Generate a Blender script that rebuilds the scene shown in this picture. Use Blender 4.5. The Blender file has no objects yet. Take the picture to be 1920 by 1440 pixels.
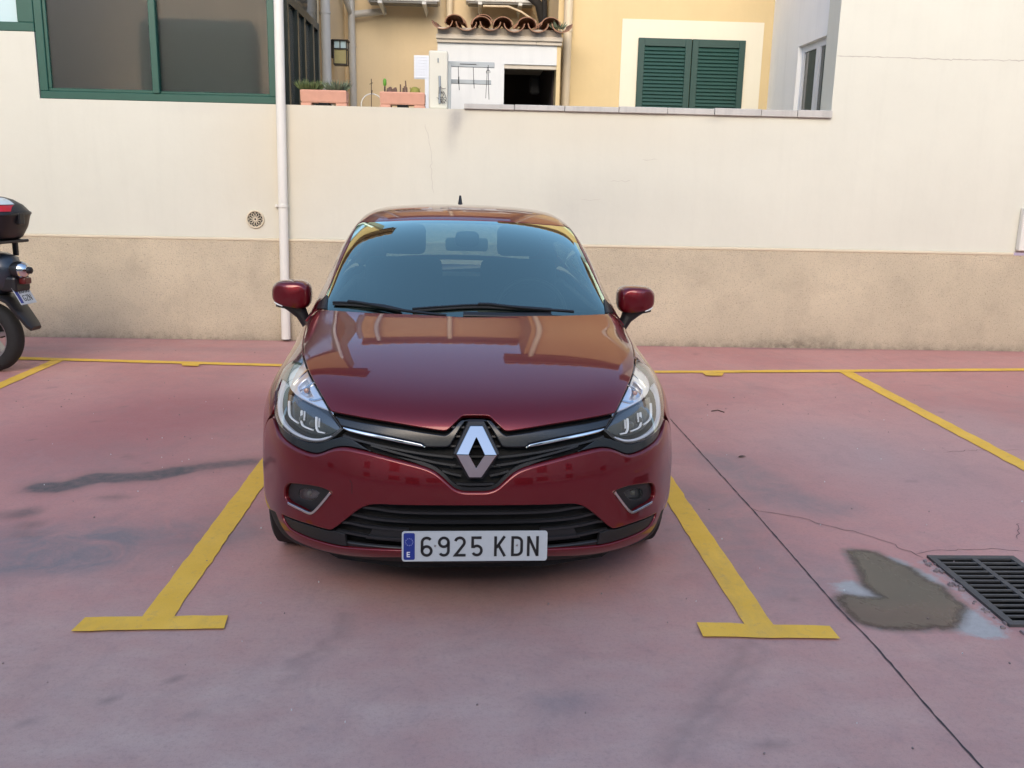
import bpy, bmesh, math, random
import numpy as np
from mathutils import Vector, Matrix
from mathutils.geometry import delaunay_2d_cdt
random.seed(7); rng = np.random.default_rng(7)
R = math.radians
scene = bpy.context.scene
COL = scene.collection

# ---------------------------------------------------------------- camera, sky, sun, exposure
cam_data = bpy.data.cameras.new('camera'); cam = bpy.data.objects.new('camera', cam_data); COL.objects.link(cam)
cam_data.sensor_width = 36.0; cam_data.lens = 32.132; cam_data.clip_start = 0.05; cam_data.clip_end = 600
RT = Vector((0.99906584, -0.03736207, 0.02171438)); UP = Vector((-0.01299918, 0.21937983, 0.97555293)); FW = Vector((0.04121237, 0.97492388, -0.21868922))
cam.matrix_world = Matrix(((RT.x, UP.x, -FW.x, 0), (RT.y, UP.y, -FW.y, 0), (RT.z, UP.z, -FW.z, 1.6064), (0, 0, 0, 1)))
scene.camera = cam
SUN_EL, SUN_AZ = 26, 186          # degrees; azimuth clockwise from +Y
world = bpy.data.worlds.new('World'); scene.world = world; world.use_nodes = True
wn = world.node_tree.nodes; wl = world.node_tree.links
sky = wn.new('ShaderNodeTexSky'); sky.sky_type = 'NISHITA'; sky.sun_disc = False
sky.sun_elevation = R(SUN_EL); sky.sun_rotation = R(SUN_AZ); sky.altitude = 30; sky.air_density = 1.0; sky.dust_density = 1.2; sky.ozone_density = 1.2
wn['Background'].inputs['Strength'].default_value = 0.15
wl.new(sky.outputs['Color'], wn['Background'].inputs['Color'])
sun_data = bpy.data.lights.new('sun', 'SUN'); sun_data.energy = 0.8; sun_data.angle = R(44); sun_data.color = (1.0, .80, .56)
sun = bpy.data.objects.new('sun', sun_data); COL.objects.link(sun)
sd = Vector((math.sin(R(SUN_AZ))*math.cos(R(SUN_EL)), math.cos(R(SUN_AZ))*math.cos(R(SUN_EL)), math.sin(R(SUN_EL))))
sun.rotation_euler = sd.to_track_quat('Z', 'Y').to_euler(); sun.location = sd*40
scene.view_settings.view_transform = 'Standard'; scene.view_settings.look = 'None'
scene.view_settings.exposure = 1.36; scene.view_settings.gamma = 1.0
scene.cycles.use_denoising = True
scene.cycles.max_bounces = 10; scene.cycles.transparent_max_bounces = 16; scene.cycles.glossy_bounces = 5; scene.cycles.transmission_bounces = 8
scene.cycles.sample_clamp_indirect = 8; scene.cycles.caustics_reflective = False; scene.cycles.caustics_refractive = True

# ---------------------------------------------------------------- helpers: objects
def tag(o, label, cat, group=None):
    o['label'] = label; o['category'] = cat
    if group: o['group'] = group
    return o
def empty(name, loc, label=None, cat=None, group=None, rz=0.0):
    o = bpy.data.objects.new(name, None); COL.objects.link(o); o.location = loc; o.rotation_euler = (0, 0, rz); o.empty_display_size = .1
    if label: tag(o, label, cat, group)
    return o
def obj(name, verts, faces, mat, parent=None, smooth=False, normals=None):
    me = bpy.data.meshes.new(name); me.from_pydata([tuple(v) for v in verts], [], [tuple(f) for f in faces]); me.validate(); me.update()
    if mat is not None: me.materials.append(mat)
    if smooth or normals is not None:
        for p in me.polygons: p.use_smooth = True
    if normals is not None and len(normals) == len(me.vertices):
        me.normals_split_custom_set_from_vertices([tuple(n) for n in normals])
    o = bpy.data.objects.new(name, me); COL.objects.link(o)
    if parent is not None: o.parent = parent
    return o
class MB:
    """Collects shapes into one mesh."""
    def __init__(s): s.v = []; s.f = []
    def add(s, v, f):
        n = len(s.v); s.v += [tuple(p) for p in v]; s.f += [tuple(i+n for i in q) for q in f]; return s
    def box(s, x0, x1, y0, y1, z0, z1):
        return s.add([(x0,y0,z0),(x1,y0,z0),(x1,y1,z0),(x0,y1,z0),(x0,y0,z1),(x1,y0,z1),(x1,y1,z1),(x0,y1,z1)],
                     [(0,3,2,1),(4,5,6,7),(0,1,5,4),(1,2,6,5),(2,3,7,6),(3,0,4,7)])
    def bbox(s, x0, x1, y0, y1, z0, z1, b=.01, seg=2):
        bm = bmesh.new(); bmesh.ops.create_cube(bm, size=1)
        for v in bm.verts: v.co = ((x0+x1)/2+v.co.x*(x1-x0), (y0+y1)/2+v.co.y*(y1-y0), (z0+z1)/2+v.co.z*(z1-z0))
        bmesh.ops.bevel(bm, geom=bm.edges[:], offset=b, segments=seg, affect='EDGES', profile=.5)
        bm.verts.index_update(); s.add([v.co.copy() for v in bm.verts], [[v.index for v in f.verts] for f in bm.faces]); bm.free(); return s
    def tube(s, pts, r, seg=10, cap=True):
        pts = [Vector(p) for p in pts]; rr = r if hasattr(r, '__len__') else [r]*len(pts); V = []; F = []
        up = None
        for i, p in enumerate(pts):
            t = (pts[min(i+1, len(pts)-1)]-pts[max(i-1, 0)]).normalized()
            if up is None: up = Vector((0, 0, 1)) if abs(t.z) < .9 else Vector((1, 0, 0))
            a = t.cross(up).normalized(); b = a.cross(t).normalized(); up = b
            for k in range(seg):
                q = 2*math.pi*k/seg; V.append(p+(a*math.cos(q)+b*math.sin(q))*rr[i])
        for i in range(len(pts)-1):
            for k in range(seg):
                F.append((i*seg+k, i*seg+(k+1) % seg, (i+1)*seg+(k+1) % seg, (i+1)*seg+k))
        if cap: F.append(tuple(range(seg))[::-1]); F.append(tuple((len(pts)-1)*seg+k for k in range(seg)))
        return s.add(V, F)
    def lathe(s, prof, c, ax='z', seg=32, closed=False):
        """prof: (radius, height along axis)."""
        V = []; n = len(prof)
        for k in range(seg):
            q = 2*math.pi*k/seg; ca, sa = math.cos(q), math.sin(q)
            for r, h in prof:
                p = (r*ca, r*sa, h) if ax == 'z' else ((h, r*ca, r*sa) if ax == 'x' else (r*ca, h, r*sa))
                V.append((c[0]+p[0], c[1]+p[1], c[2]+p[2]))
        F = []
        for k in range(seg):
            k2 = (k+1) % seg
            for i in range(n-1 if not closed else n):
                j = (i+1) % n; F.append((k*n+i, k2*n+i, k2*n+j, k*n+j))
        return s.add(V, F)
    def prism(s, poly, lift, lo, hi):
        """poly 2-D, lift(p, h) -> 3-D."""
        n = len(poly); V = [lift(p, lo) for p in poly]+[lift(p, hi) for p in poly]
        F = [tuple(range(n))[::-1], tuple(range(n, 2*n))]+[(i, (i+1) % n, n+(i+1) % n, n+i) for i in range(n)]
        return s.add(V, F)
    def build(s, name, mat, parent=None, smooth=False, recalc=True, off=None):
        v = s.v
        if off is not None: v = [(p[0]-off[0], p[1]-off[1], p[2]-off[2]) for p in v]
        o = obj(name, v, s.f, mat, parent, smooth)
        if recalc:
            bm = bmesh.new(); bm.from_mesh(o.data); bmesh.ops.recalc_face_normals(bm, faces=bm.faces[:]); bm.to_mesh(o.data); bm.free()
            if smooth:
                for p in o.data.polygons: p.use_smooth = True
        if smooth: sharp(o, smooth if isinstance(smooth, (int, float)) and smooth is not True else 40)
        return o
def sharp(o, deg):
    me = o.data
    bm = bmesh.new(); bm.from_mesh(me)
    for e in bm.edges:
        if len(e.link_faces) == 2 and e.calc_face_angle(0) > R(deg): e.smooth = False
    bm.to_mesh(me); bm.free()
def dup(root, loc, label=None, rz=None):
    c = root.copy(); COL.objects.link(c); c.location = loc
    if label: c['label'] = label
    if rz is not None: c.rotation_euler = (0, 0, rz)
    for ch in root.children:
        d = ch.copy(); COL.objects.link(d); d.parent = c
        for g in ch.children:
            e = g.copy(); COL.objects.link(e); e.parent = d
    return c

def inside(pts, poly):
    x, y = pts[:, 0], pts[:, 1]; c = np.zeros(len(pts), bool); n = len(poly)
    for i in range(n):
        x1, y1 = poly[i]; x2, y2 = poly[(i+1) % n]
        m = ((y1 > y) != (y2 > y)); xi = (x2-x1)*(y-y1)/((y2-y1) if y2 != y1 else 1e-12)+x1; c ^= m & (x < xi)
    return c

# ---------------------------------------------------------------- helpers: materials
class NT:
    def __init__(s, name):
        s.m = bpy.data.materials.new(name); s.m.use_nodes = True; s.t = s.m.node_tree; s.n = s.t.nodes; s.b = s.n['Principled BSDF']; s.out = s.n['Material Output']
        s._tc = None
    def node(s, k, **kw):
        n = s.n.new(k)
        for a, v in kw.items(): setattr(n, a, v)
        return n
    def link(s, a, b): s.t.links.new(a, b)
    def tc(s):
        if s._tc is None: s._tc = s.node('ShaderNodeTexCoord').outputs['Object']
        return s._tc
    def noise(s, scale, detail=4, rough=.55, vec=None, sc=None, dist=0.0):
        v = vec or s.tc()
        if sc is not None:
            mp = s.node('ShaderNodeMapping'); mp.inputs['Scale'].default_value = sc; s.link(v, mp.inputs['Vector']); v = mp.outputs['Vector']
        n = s.node('ShaderNodeTexNoise'); n.inputs['Scale'].default_value = scale; n.inputs['Detail'].default_value = detail; n.inputs['Roughness'].default_value = rough; n.inputs['Distortion'].default_value = dist
        s.link(v, n.inputs['Vector']); return n.outputs['Fac']
    def ramp(s, fac, stops):
        r = s.node('ShaderNodeValToRGB'); e = r.color_ramp.elements
        while len(e) < len(stops): e.new(.5)
        for i, (p, c) in enumerate(stops):
            e[i].position = p; e[i].color = (c if hasattr(c, '__len__') else (c, c, c))+((1,) if not hasattr(c, '__len__') or len(c) == 3 else ())
        s.link(fac, r.inputs['Fac']); return r.outputs['Color']
    def mix(s, fac, a, b, mode='MIX'):
        n = s.node('ShaderNodeMix', data_type='RGBA', blend_type=mode)
        for i, v in ((0, fac), (6, a), (7, b)):
            if hasattr(v, 'node'): s.link(v, n.inputs[i])
            elif i == 0: n.inputs[0].default_value = v
            else: n.inputs[i].default_value = tuple(v)+((1,) if len(v) == 3 else ())
        return n.outputs[2]
    def math(s, op, a, b=None, clamp=False, c=None):
        n = s.node('ShaderNodeMath', operation=op); n.use_clamp = clamp
        for i, v in ((0, a), (1, b), (2, c)):
            if v is None: continue
            if hasattr(v, 'node'): s.link(v, n.inputs[i])
            else: n.inputs[i].default_value = v
        return n.outputs[0]
    def attr(s, name):
        a = s.node('ShaderNodeAttribute'); a.attribute_name = name; return a.outputs['Fac']
    def bump(s, h, strength, dist=.01, prev=None):
        b = s.node('ShaderNodeBump'); b.inputs['Strength'].default_value = strength; b.inputs['Distance'].default_value = dist; s.link(h, b.inputs['Height'])
        if prev is not None: s.link(prev, b.inputs['Normal'])
        return b.outputs['Normal']
    def set(s, **kw):
        for k, v in kw.items():
            i = s.b.inputs[{'base': 'Base Color', 'rough': 'Roughness', 'metal': 'Metallic', 'coat': 'Coat Weight', 'coatr': 'Coat Roughness', 'coatior': 'Coat IOR', 'spec': 'Specular IOR Level', 'normal': 'Normal', 'ior': 'IOR', 'trans': 'Transmission Weight', 'coattint': 'Coat Tint', 'alpha': 'Alpha', 'sub': 'Subsurface Weight', 'coatn': 'Coat Normal'}[k]]
            if hasattr(v, 'node'): s.link(v, i)
            elif hasattr(v, '__len__'): i.default_value = tuple(v)+((1,) if len(v) == 3 else ())
            else: i.default_value = v
        return s
def simple(name, base, rough=.5, metal=0., var=.12, nscale=18, bump=0., bscale=60, **kw):
    t = NT(name)
    n = t.noise(nscale, 5)
    col = t.mix(n, [c*(1-var) for c in base], [min(1, c*(1+var)) for c in base])
    t.set(base=col, rough=rough, metal=metal, **kw)
    if bump: t.set(normal=t.bump(t.noise(bscale, 4), bump, .004))
    return t.m
def glass(name, tint, ior=1.5, gain=1.0, gtint=(1, 1, 1), rough=0.0):
    """Thin clear pane: fresnel reflection over tinted transparency."""
    t = NT(name); t.n.remove(t.b)
    fr = t.node('ShaderNodeFresnel'); t.link(t.math('MULTIPLY_ADD', t.node('ShaderNodeNewGeometry').outputs['Backfacing'], 1/ior-ior, c=ior), fr.inputs['IOR'])
    f = t.math('MULTIPLY', fr.outputs[0], gain, True)
    tr = t.node('ShaderNodeBsdfTransparent'); tr.inputs[0].default_value = tuple(tint)+(1,)
    gl = t.node('ShaderNodeBsdfGlossy'); gl.inputs['Color'].default_value = tuple(gtint)+(1,); gl.inputs['Roughness'].default_value = rough
    mx = t.node('ShaderNodeMixShader'); t.link(f, mx.inputs[0]); t.link(tr.outputs[0], mx.inputs[1]); t.link(gl.outputs[0], mx.inputs[2]); t.link(mx.outputs[0], t.out.inputs[0])
    return t.m

M = {}
# car paint: dark metallic red under a clear coat, with faint dust
t = NT('car_paint'); fl = t.noise(900, 2); dust = t.noise(14, 6, .6)
col = t.mix(fl, (.125, .0030, .0070), (.185, .0050, .0110)); col = t.mix(t.math('MULTIPLY', dust, .010), col, (.35, .28, .26))
t.set(base=col, rough=.36, metal=.55, coat=1.0, coatr=t.math('MULTIPLY_ADD', dust, .016, c=.003), coatior=1.52, spec=.15); M['paint'] = t.m
M['black'] = simple('black_plastic', (.012, .0125, .014), .45, var=.3, bump=.12, bscale=700)
M['blackpit'] = simple('black_plastic_matte', (.006, .006, .0065), .75, var=.3)
M['satin'] = simple('satin_black_panel', (.012, .014, .017), .26, var=.15, nscale=40, coat=.3, coatr=.15)
M['slat'] = simple('grille_slat_plastic', (.018, .018, .02), .38, var=.2)
M['chrome'] = simple('chrome', (.66, .67, .68), .07, 1.0, var=.04)
M['chrome_satin'] = simple('satin_chrome', (.66, .65, .63), .22, 1.0, var=.06)
M['rubber'] = simple('tyre_rubber', (.014, .014, .015), .82, var=.3, nscale=40, bump=.3, bscale=160)
M['alloy'] = simple('alloy_rim', (.42, .42, .43), .35, .9)
M['plate'] = simple('plate_white', (.47, .51, .54), .42, var=.05, nscale=60)
M['plate_black'] = simple('plate_lettering', (.012, .012, .014), .4)
M['plate_blue'] = simple('plate_blue', (.012, .03, .22), .4)
M['plate_star'] = simple('plate_pale_print', (.35, .40, .62), .5)
M['plate_e'] = simple('plate_print_white', (.7, .72, .78), .5)
M['ws_glass'] = glass('windscreen_glass', (.25, .35, .33), 1.52, 5.0, (.77, 1.0, .87))
M['side_glass'] = glass('window_glass', (.80, .86, .85), 1.5, 1.3)
M['lens'] = glass('headlight_lens', (.95, .96, .97), 1.55, 1.7)
M['drl'] = simple('light_guide', (.66, .69, .74), .32, var=.05, coat=.6, coatr=.05)
M['led'] = simple('led_strip', (.92, .93, .92), .2, var=.02, coat=.5)
M['refl'] = simple('headlight_reflector', (.90, .91, .94), .14, .65, var=.05, nscale=30)
M['refl_grey'] = simple('headlight_bezel', (.085, .083, .08), .25, .3, var=.1)
M['module'] = simple('headlight_module', (.022, .021, .02), .22, var=.3, coat=.5)
M['amber'] = simple('signal_bulb', (.55, .22, .06), .25, var=.2, coat=.6)
M['fabric'] = simple('seat_fabric', (.03, .032, .036), .9, var=.25, nscale=80)
M['dash'] = simple('dashboard_plastic', (.022, .024, .027), .6, var=.15, bump=.15, bscale=300)
M['headliner'] = simple('headliner', (.30, .30, .30), .9)
M['mirror_dark'] = simple('mirror_back', (.02, .021, .026), .35)
# building side
M['green'] = simple('green_painted_aluminium', (.016, .085, .060), .42, var=.14, nscale=9)
M['shutter'] = simple('green_shutter_paint', (.009, .050, .041), .5, var=.15, nscale=14)
M['shutter_slat'] = simple('green_shutter_slat', (.010, .058, .046), .5, var=.15, nscale=14)
M['darkframe'] = simple('dark_window_frame', (.010, .020, .018), .35, var=.2)
M['terracotta'] = simple('terracotta', (.62, .33, .235), .85, var=.14, nscale=12, bump=.2, bscale=90)
M['tile'] = simple('roof_tile_clay', (.33, .18, .11), .9, var=.35, nscale=14, bump=.4, bscale=60)
M['pvc'] = simple('white_downpipe', (.76, .75, .69), .42, var=.07, nscale=5)
M['pvc_cream'] = simple('cream_downpipe', (.66, .55, .38), .5, var=.06, nscale=5)
M['pvc_grey'] = simple('grey_downpipe', (.48, .47, .44), .5, var=.08, nscale=5)
M['steel'] = simple('galvanised_steel', (.34, .38, .40), .5, .3, var=.12)
M['iron'] = simple('cast_iron', (.095, .095, .096), .62, .4, var=.3, nscale=30, bump=.4, bscale=120)
M['void'] = simple('drain_void', (.004, .004, .004), .9)
M['wire'] = simple('dark_wire', (.03, .03, .032), .6)
M['ac'] = simple('air_conditioner_white', (.62, .63, .60), .5, var=.06)
M['ac_dark'] = simple('air_conditioner_grille', (.18, .18, .17), .6)
M['whitepaint'] = simple('white_window_paint', (.70, .71, .72), .45, var=.04)
M['lattice'] = simple('white_plastic_panel', (.74, .78, .84), .5, var=.05)
M['leaf'] = simple('leaf_green', (.14, .19, .07), .6, var=.45, nscale=30)
M['leaf_grey'] = simple('leaf_grey_green', (.15, .19, .12), .65, var=.4, nscale=30)
M['cactus'] = simple('cactus_green', (.10, .30, .02), .5, var=.2)
M['cactus_y'] = simple('cactus_yellow_green', (.27, .26, .05), .7, var=.35, nscale=60)
M['cactus_b'] = simple('cactus_brown', (.15, .09, .07), .8, var=.3, nscale=60)
M['stick'] = simple('dry_stick', (.06, .04, .03), .8)
M['bronze'] = simple('lamp_bronze', (.035, .032, .028), .5, .4)
M['lampglass'] = simple('lamp_amber_glass', (.42, .36, .16), .3, var=.1)
M['hoop'] = simple('pale_hoop', (.62, .60, .54), .5)
M['soil'] = simple('soil', (.05, .035, .025), .95)
M['navy'] = simple('scooter_navy_paint', (.018, .026, .040), .35, coat=.5, var=.1)
M['scoot_black'] = simple('scooter_black_plastic', (.012, .012, .014), .38, var=.2)
M['scoot_white'] = simple('top_case_white', (.62, .72, .76), .3, coat=.5, var=.04)
M['scoot_red'] = simple('top_case_red', (.50, .012, .03), .3, coat=.5, var=.08)
M['seatvinyl'] = simple('seat_vinyl', (.016, .016, .017), .55)
M['darkred'] = simple('dark_red_lens', (.10, .012, .012), .3, coat=.4)
M['frostin'] = simple('stored_dark_cloth', (.02, .04, .037), .9)
M['roomwall'] = simple('room_wall', (.36, .30, .23), .9)
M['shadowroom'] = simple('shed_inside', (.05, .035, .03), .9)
t = NT('sea_glass'); t.set(base=(.50, .66, .68), rough=.35, spec=.5); M['paleglass'] = t.m
M['opaqueglass'] = simple('window_pane_dark', (.10, .10, .085), .06, var=.2, spec=.6)
t = NT('frosted_glass'); t.set(base=(.80, .80, .77), rough=.42, trans=1.0, ior=1.3, spec=.45, normal=t.bump(t.noise(240, 3), .12, .003)); M['frost'] = t.m

def plaster(name, base, var=.05, stain=None, scol=(.25, .26, .27), bump=.25, bs=180, streak=.13, streakcol=None):
    t = NT(name)
    n1 = t.noise(1.1, 5, .6); n2 = t.noise(28, 5); n3 = t.noise(2.2, 5, .65, sc=(4, 4, .35))
    c = t.mix(t.ramp(n1, [(.32, 0.), (.7, 1.)]), [x*(1-var) for x in base], [min(1, x*(1+var)) for x in base])
    c = t.mix(t.math('MULTIPLY', t.ramp(n3, [(.5, 0.), (.78, 1.)]), streak), c, streakcol or [x*.78 for x in base])
    c = t.mix(t.math('MULTIPLY', n2, .08), c, [x*.75 for x in base])
    if stain:
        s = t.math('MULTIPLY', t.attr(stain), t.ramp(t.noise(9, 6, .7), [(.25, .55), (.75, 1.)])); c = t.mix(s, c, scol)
        s2 = t.math('MULTIPLY', t.attr(stain+'_warm'), 1.0); c = t.mix(s2, c, (.62, .50, .33))  # second mask is no stain: warm bounce light mixed into the render colour
    t.set(base=c, rough=.88, spec=.25, normal=t.bump(t.noise(bs, 5, .6), bump, .004, t.bump(t.noise(7, 3), .12, .02)))
    return t.m
M['wall'] = plaster('painted_render', (.675, .672, .58), .03, 'stain', (.30, .31, .32))
M['wall_right'] = plaster('cream_render', (.675, .672, .58), .03)
M['ochre'] = plaster('yellow_ochre_render', (.68, .53, .29), .05)
M['beige'] = plaster('beige_ochre_render', (.74, .60, .39), .05)
M['ochre_for_reflection'] = plaster('reflection_darkened_ochre', (.50, .31, .15), .06)  # deeper ochre for unseen upper storeys, darkened to tone down the hood's reflections
M['whitewash'] = plaster('whitewashed_render', (.92, .91, .87), .03, None, streak=.22, streakcol=(.62, .62, .60))
M['shedwall'] = plaster('shed_whitewash', (.70, .715, .71), .04, None, streak=.30, streakcol=(.52, .54, .55))
M['creamtrim'] = plaster('cream_window_surround', (.78, .73, .58), .02)
M['stone'] = plaster('coping_stone', (.50, .49, .46), .16, None, bump=.6, bs=60, streak=.5, streakcol=(.24, .24, .24))
M['eave'] = plaster('eave_render', (.28, .16, .10), .10)
M['cornice'] = plaster('weathered_cornice', (.60, .54, .45), .12)
M['bead'] = plaster('cream_bead', (.68, .60, .45), .04)
# rough-cast dado
t = NT('roughcast_dado')
n1 = t.noise(.9, 5, .6); n2 = t.noise(75, 3, .7); n3 = t.noise(190, 2, .6); n4 = t.noise(2.6, 6, .65)
c = t.mix(t.ramp(n1, [(.3, 0.), (.7, 1.)]), (.53, .462, .345), (.68, .588, .435))
c = t.mix(t.math('MULTIPLY', t.ramp(n2, [(.30, 1.), (.46, 0.)]), .55), c, (.17, .135, .10))
c = t.mix(t.math('MULTIPLY', t.ramp(n3, [(.58, 0.), (.72, 1.)]), .5), c, (.75, .64, .46))
c = t.mix(t.math('MULTIPLY', t.ramp(n4, [(.50, 0.), (.72, 1.)]), .34), c, (.36, .305, .23))
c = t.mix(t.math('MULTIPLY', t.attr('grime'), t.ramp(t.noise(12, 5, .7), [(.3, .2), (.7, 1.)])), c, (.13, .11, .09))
t.set(base=c, rough=.95, spec=.15, normal=t.bump(n2, .9, .012, t.bump(n3, .5, .006))); M['dado'] = t.m
# painted concrete ground
t = NT('painted_concrete')
n1 = t.noise(.55, 6, .62, dist=.6); n2 = t.noise(2.3, 6, .65, sc=(1, 1.6, 1)); n3 = t.noise(60, 4, .7); n4 = t.noise(380, 2, .6); n5 = t.noise(8, 6, .7); n6_ = t.noise(4.5, 7, .72, dist=1.)
pink = t.mix(t.ramp(n1, [(.3, 0.), (.68, 1.)]), (.470, .198, .182), (.595, .300, .268))
mauve = t.mix(t.ramp(n2, [(.35, 0.), (.7, 1.)]), (.425, .305, .268), (.510, .374, .334))
c = t.mix(t.math('ADD', t.attr('mauve'), t.math('MULTIPLY_ADD', n2, .9, c=-.45), True), pink, mauve)
c = t.mix(t.math('MULTIPLY', t.ramp(n5, [(.45, 0.), (.75, 1.)]), .28), c, (.40, .29, .29))
c = t.mix(t.attr('red'), c, (.40, .155, .155))
c = t.mix(t.attr('pale'), c, (.44, .29, .285))
gmask = t.math('MULTIPLY', t.attr('grey'), t.ramp(n6_, [(.30, .25), (.62, 1.)])); c = t.mix(gmask, c, (.232, .198, .208))
dmask = t.math('MULTIPLY', t.attr('dark'), t.ramp(t.noise(22, 5, .7), [(.2, .65), (.6, 1.)])); c = t.mix(dmask, c, (.085, .083, .088))
n6 = t.noise(3.4, 7, .72, sc=(1, .7, 1), dist=1.2)
c = t.mix(t.math('MULTIPLY', t.ramp(n6, [(.50, 0.), (.70, 1.)]), .22), c, (.215, .165, .172))
c = t.mix(t.math('MULTIPLY', t.ramp(n6, [(.28, 1.), (.42, 0.)]), .22), c, (.45, .30, .29))
c = t.mix(t.math('MULTIPLY', t.ramp(t.noise(17, 6, .75), [(.54, 0.), (.72, 1.)]), .20), c, (.18, .135, .14))
c = t.mix(t.math('MULTIPLY', t.ramp(n3, [(.35, 1.), (.5, 0.)]), .16), c, (.16, .12, .125))
cemn = t.noise(16, 8, .78); cm = t.ramp(t.math('ADD', t.attr('cement'), t.math('MULTIPLY_ADD', cemn, 1.7, c=-.85)), [(.32, 0.), (.74, 1.)])
c = t.mix(cm, c, t.mix(t.noise(40, 5), (.33, .325, .32), (.47, .465, .455)))
dampm = t.ramp(t.math('ADD', t.attr('damp'), t.math('MULTIPLY_ADD', cemn, .5, c=-.25)), [(.30, 0.), (.75, 1.)])
c = t.mix(t.math('MULTIPLY', dampm, .75), c, (.115, .092, .072))
c = t.mix(t.math('MULTIPLY', t.ramp(n4, [(.56, 0.), (.72, 1.)]), .30), c, (.52, .42, .42)); c = t.mix(t.math('MULTIPLY', t.ramp(t.noise(210, 3, .7), [(.30, 1.), (.44, 0.)]), .34), c, (.15, .115, .118))
t.set(base=c, rough=t.math('MULTIPLY_ADD', n5, .25, c=.48), spec=.35, normal=t.bump(n3, .12, .003, t.bump(n4, .10, .0015)))
M['ground'] = t.m
# yellow road paint with worn edges
t = NT('yellow_line_paint'); n1 = t.noise(26, 6, .7); n2 = t.noise(5, 5); n3 = t.noise(260, 3)
c = t.mix(t.ramp(n2, [(.3, 0.), (.7, 1.)]), (.78, .465, .055), (.86, .535, .085)); c = t.mix(t.math('MULTIPLY', t.ramp(n1, [(.55, 0.), (.72, 1.)]), .42), c, (.42, .27, .16)); c = t.mix(t.math('MULTIPLY', t.ramp(t.noise(3.2, 6, .7, sc=(1, .4, 1)), [(.52, 0.), (.68, 1.)]), .30), c, (.36, .25, .12))
c = t.mix(t.math('MULTIPLY', t.ramp(n3, [(.3, 1.), (.42, 0.)]), .3), c, (.25, .15, .06))
t.set(base=c, rough=.7, spec=.3); M['yellow'] = t.m
t = NT('fine_crack'); t.set(base=(.13, .09, .092), rough=.95); M['crackfine'] = t.m
t = NT('crack_fill'); t.set(base=(.055, .045, .05), rough=.95); M['crack'] = t.m
t = NT('hairline_crack'); t.set(base=(.46, .43, .38), rough=.95); M['hair'] = t.m
t = NT('puddle_water'); n = t.noise(3.2, 6, .65, sc=(1, .55, 1), dist=.8); m_ = t.attr('tone')
c = t.mix(t.ramp(t.math('ADD', m_, t.math('MULTIPLY_ADD', n, .9, c=-.45)), [(.30, 0.), (.70, 1.)]), (.066, .057, .048), (.100, .067, .055))
c = t.mix(t.math('MULTIPLY', t.ramp(t.noise(5, 7, .7, sc=(.5, 2.2, 1), dist=1.5), [(.52, 0.), (.70, 1.)]), .55), c, (.050, .046, .036))
t.set(base=c, rough=t.ramp(n, [(.3, .16), (.7, .34)]), spec=.30, normal=t.bump(t.noise(60, 4), .10, .002))
al = t.ramp(t.math('ADD', t.attr('depth'), t.math('MULTIPLY_ADD', t.noise(34, 8, .75), .9, c=-.45)), [(.30, 0.), (.78, 1.)])
tr = t.node('ShaderNodeBsdfTransparent'); mx = t.node('ShaderNodeMixShader'); t.link(al, mx.inputs[0]); t.link(tr.outputs[0], mx.inputs[1]); t.link(t.b.outputs[0], mx.inputs[2]); t.link(mx.outputs[0], t.out.inputs[0])
M['puddle'] = t.m
M['cement'] = simple('dried_cement', (.38, .40, .42), .85, var=.2, nscale=16, bump=.4, bscale=70)
M['grout'] = simple('broken_concrete', (.26, .21, .205), .92, var=.45, nscale=22, bump=.9, bscale=45)

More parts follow.
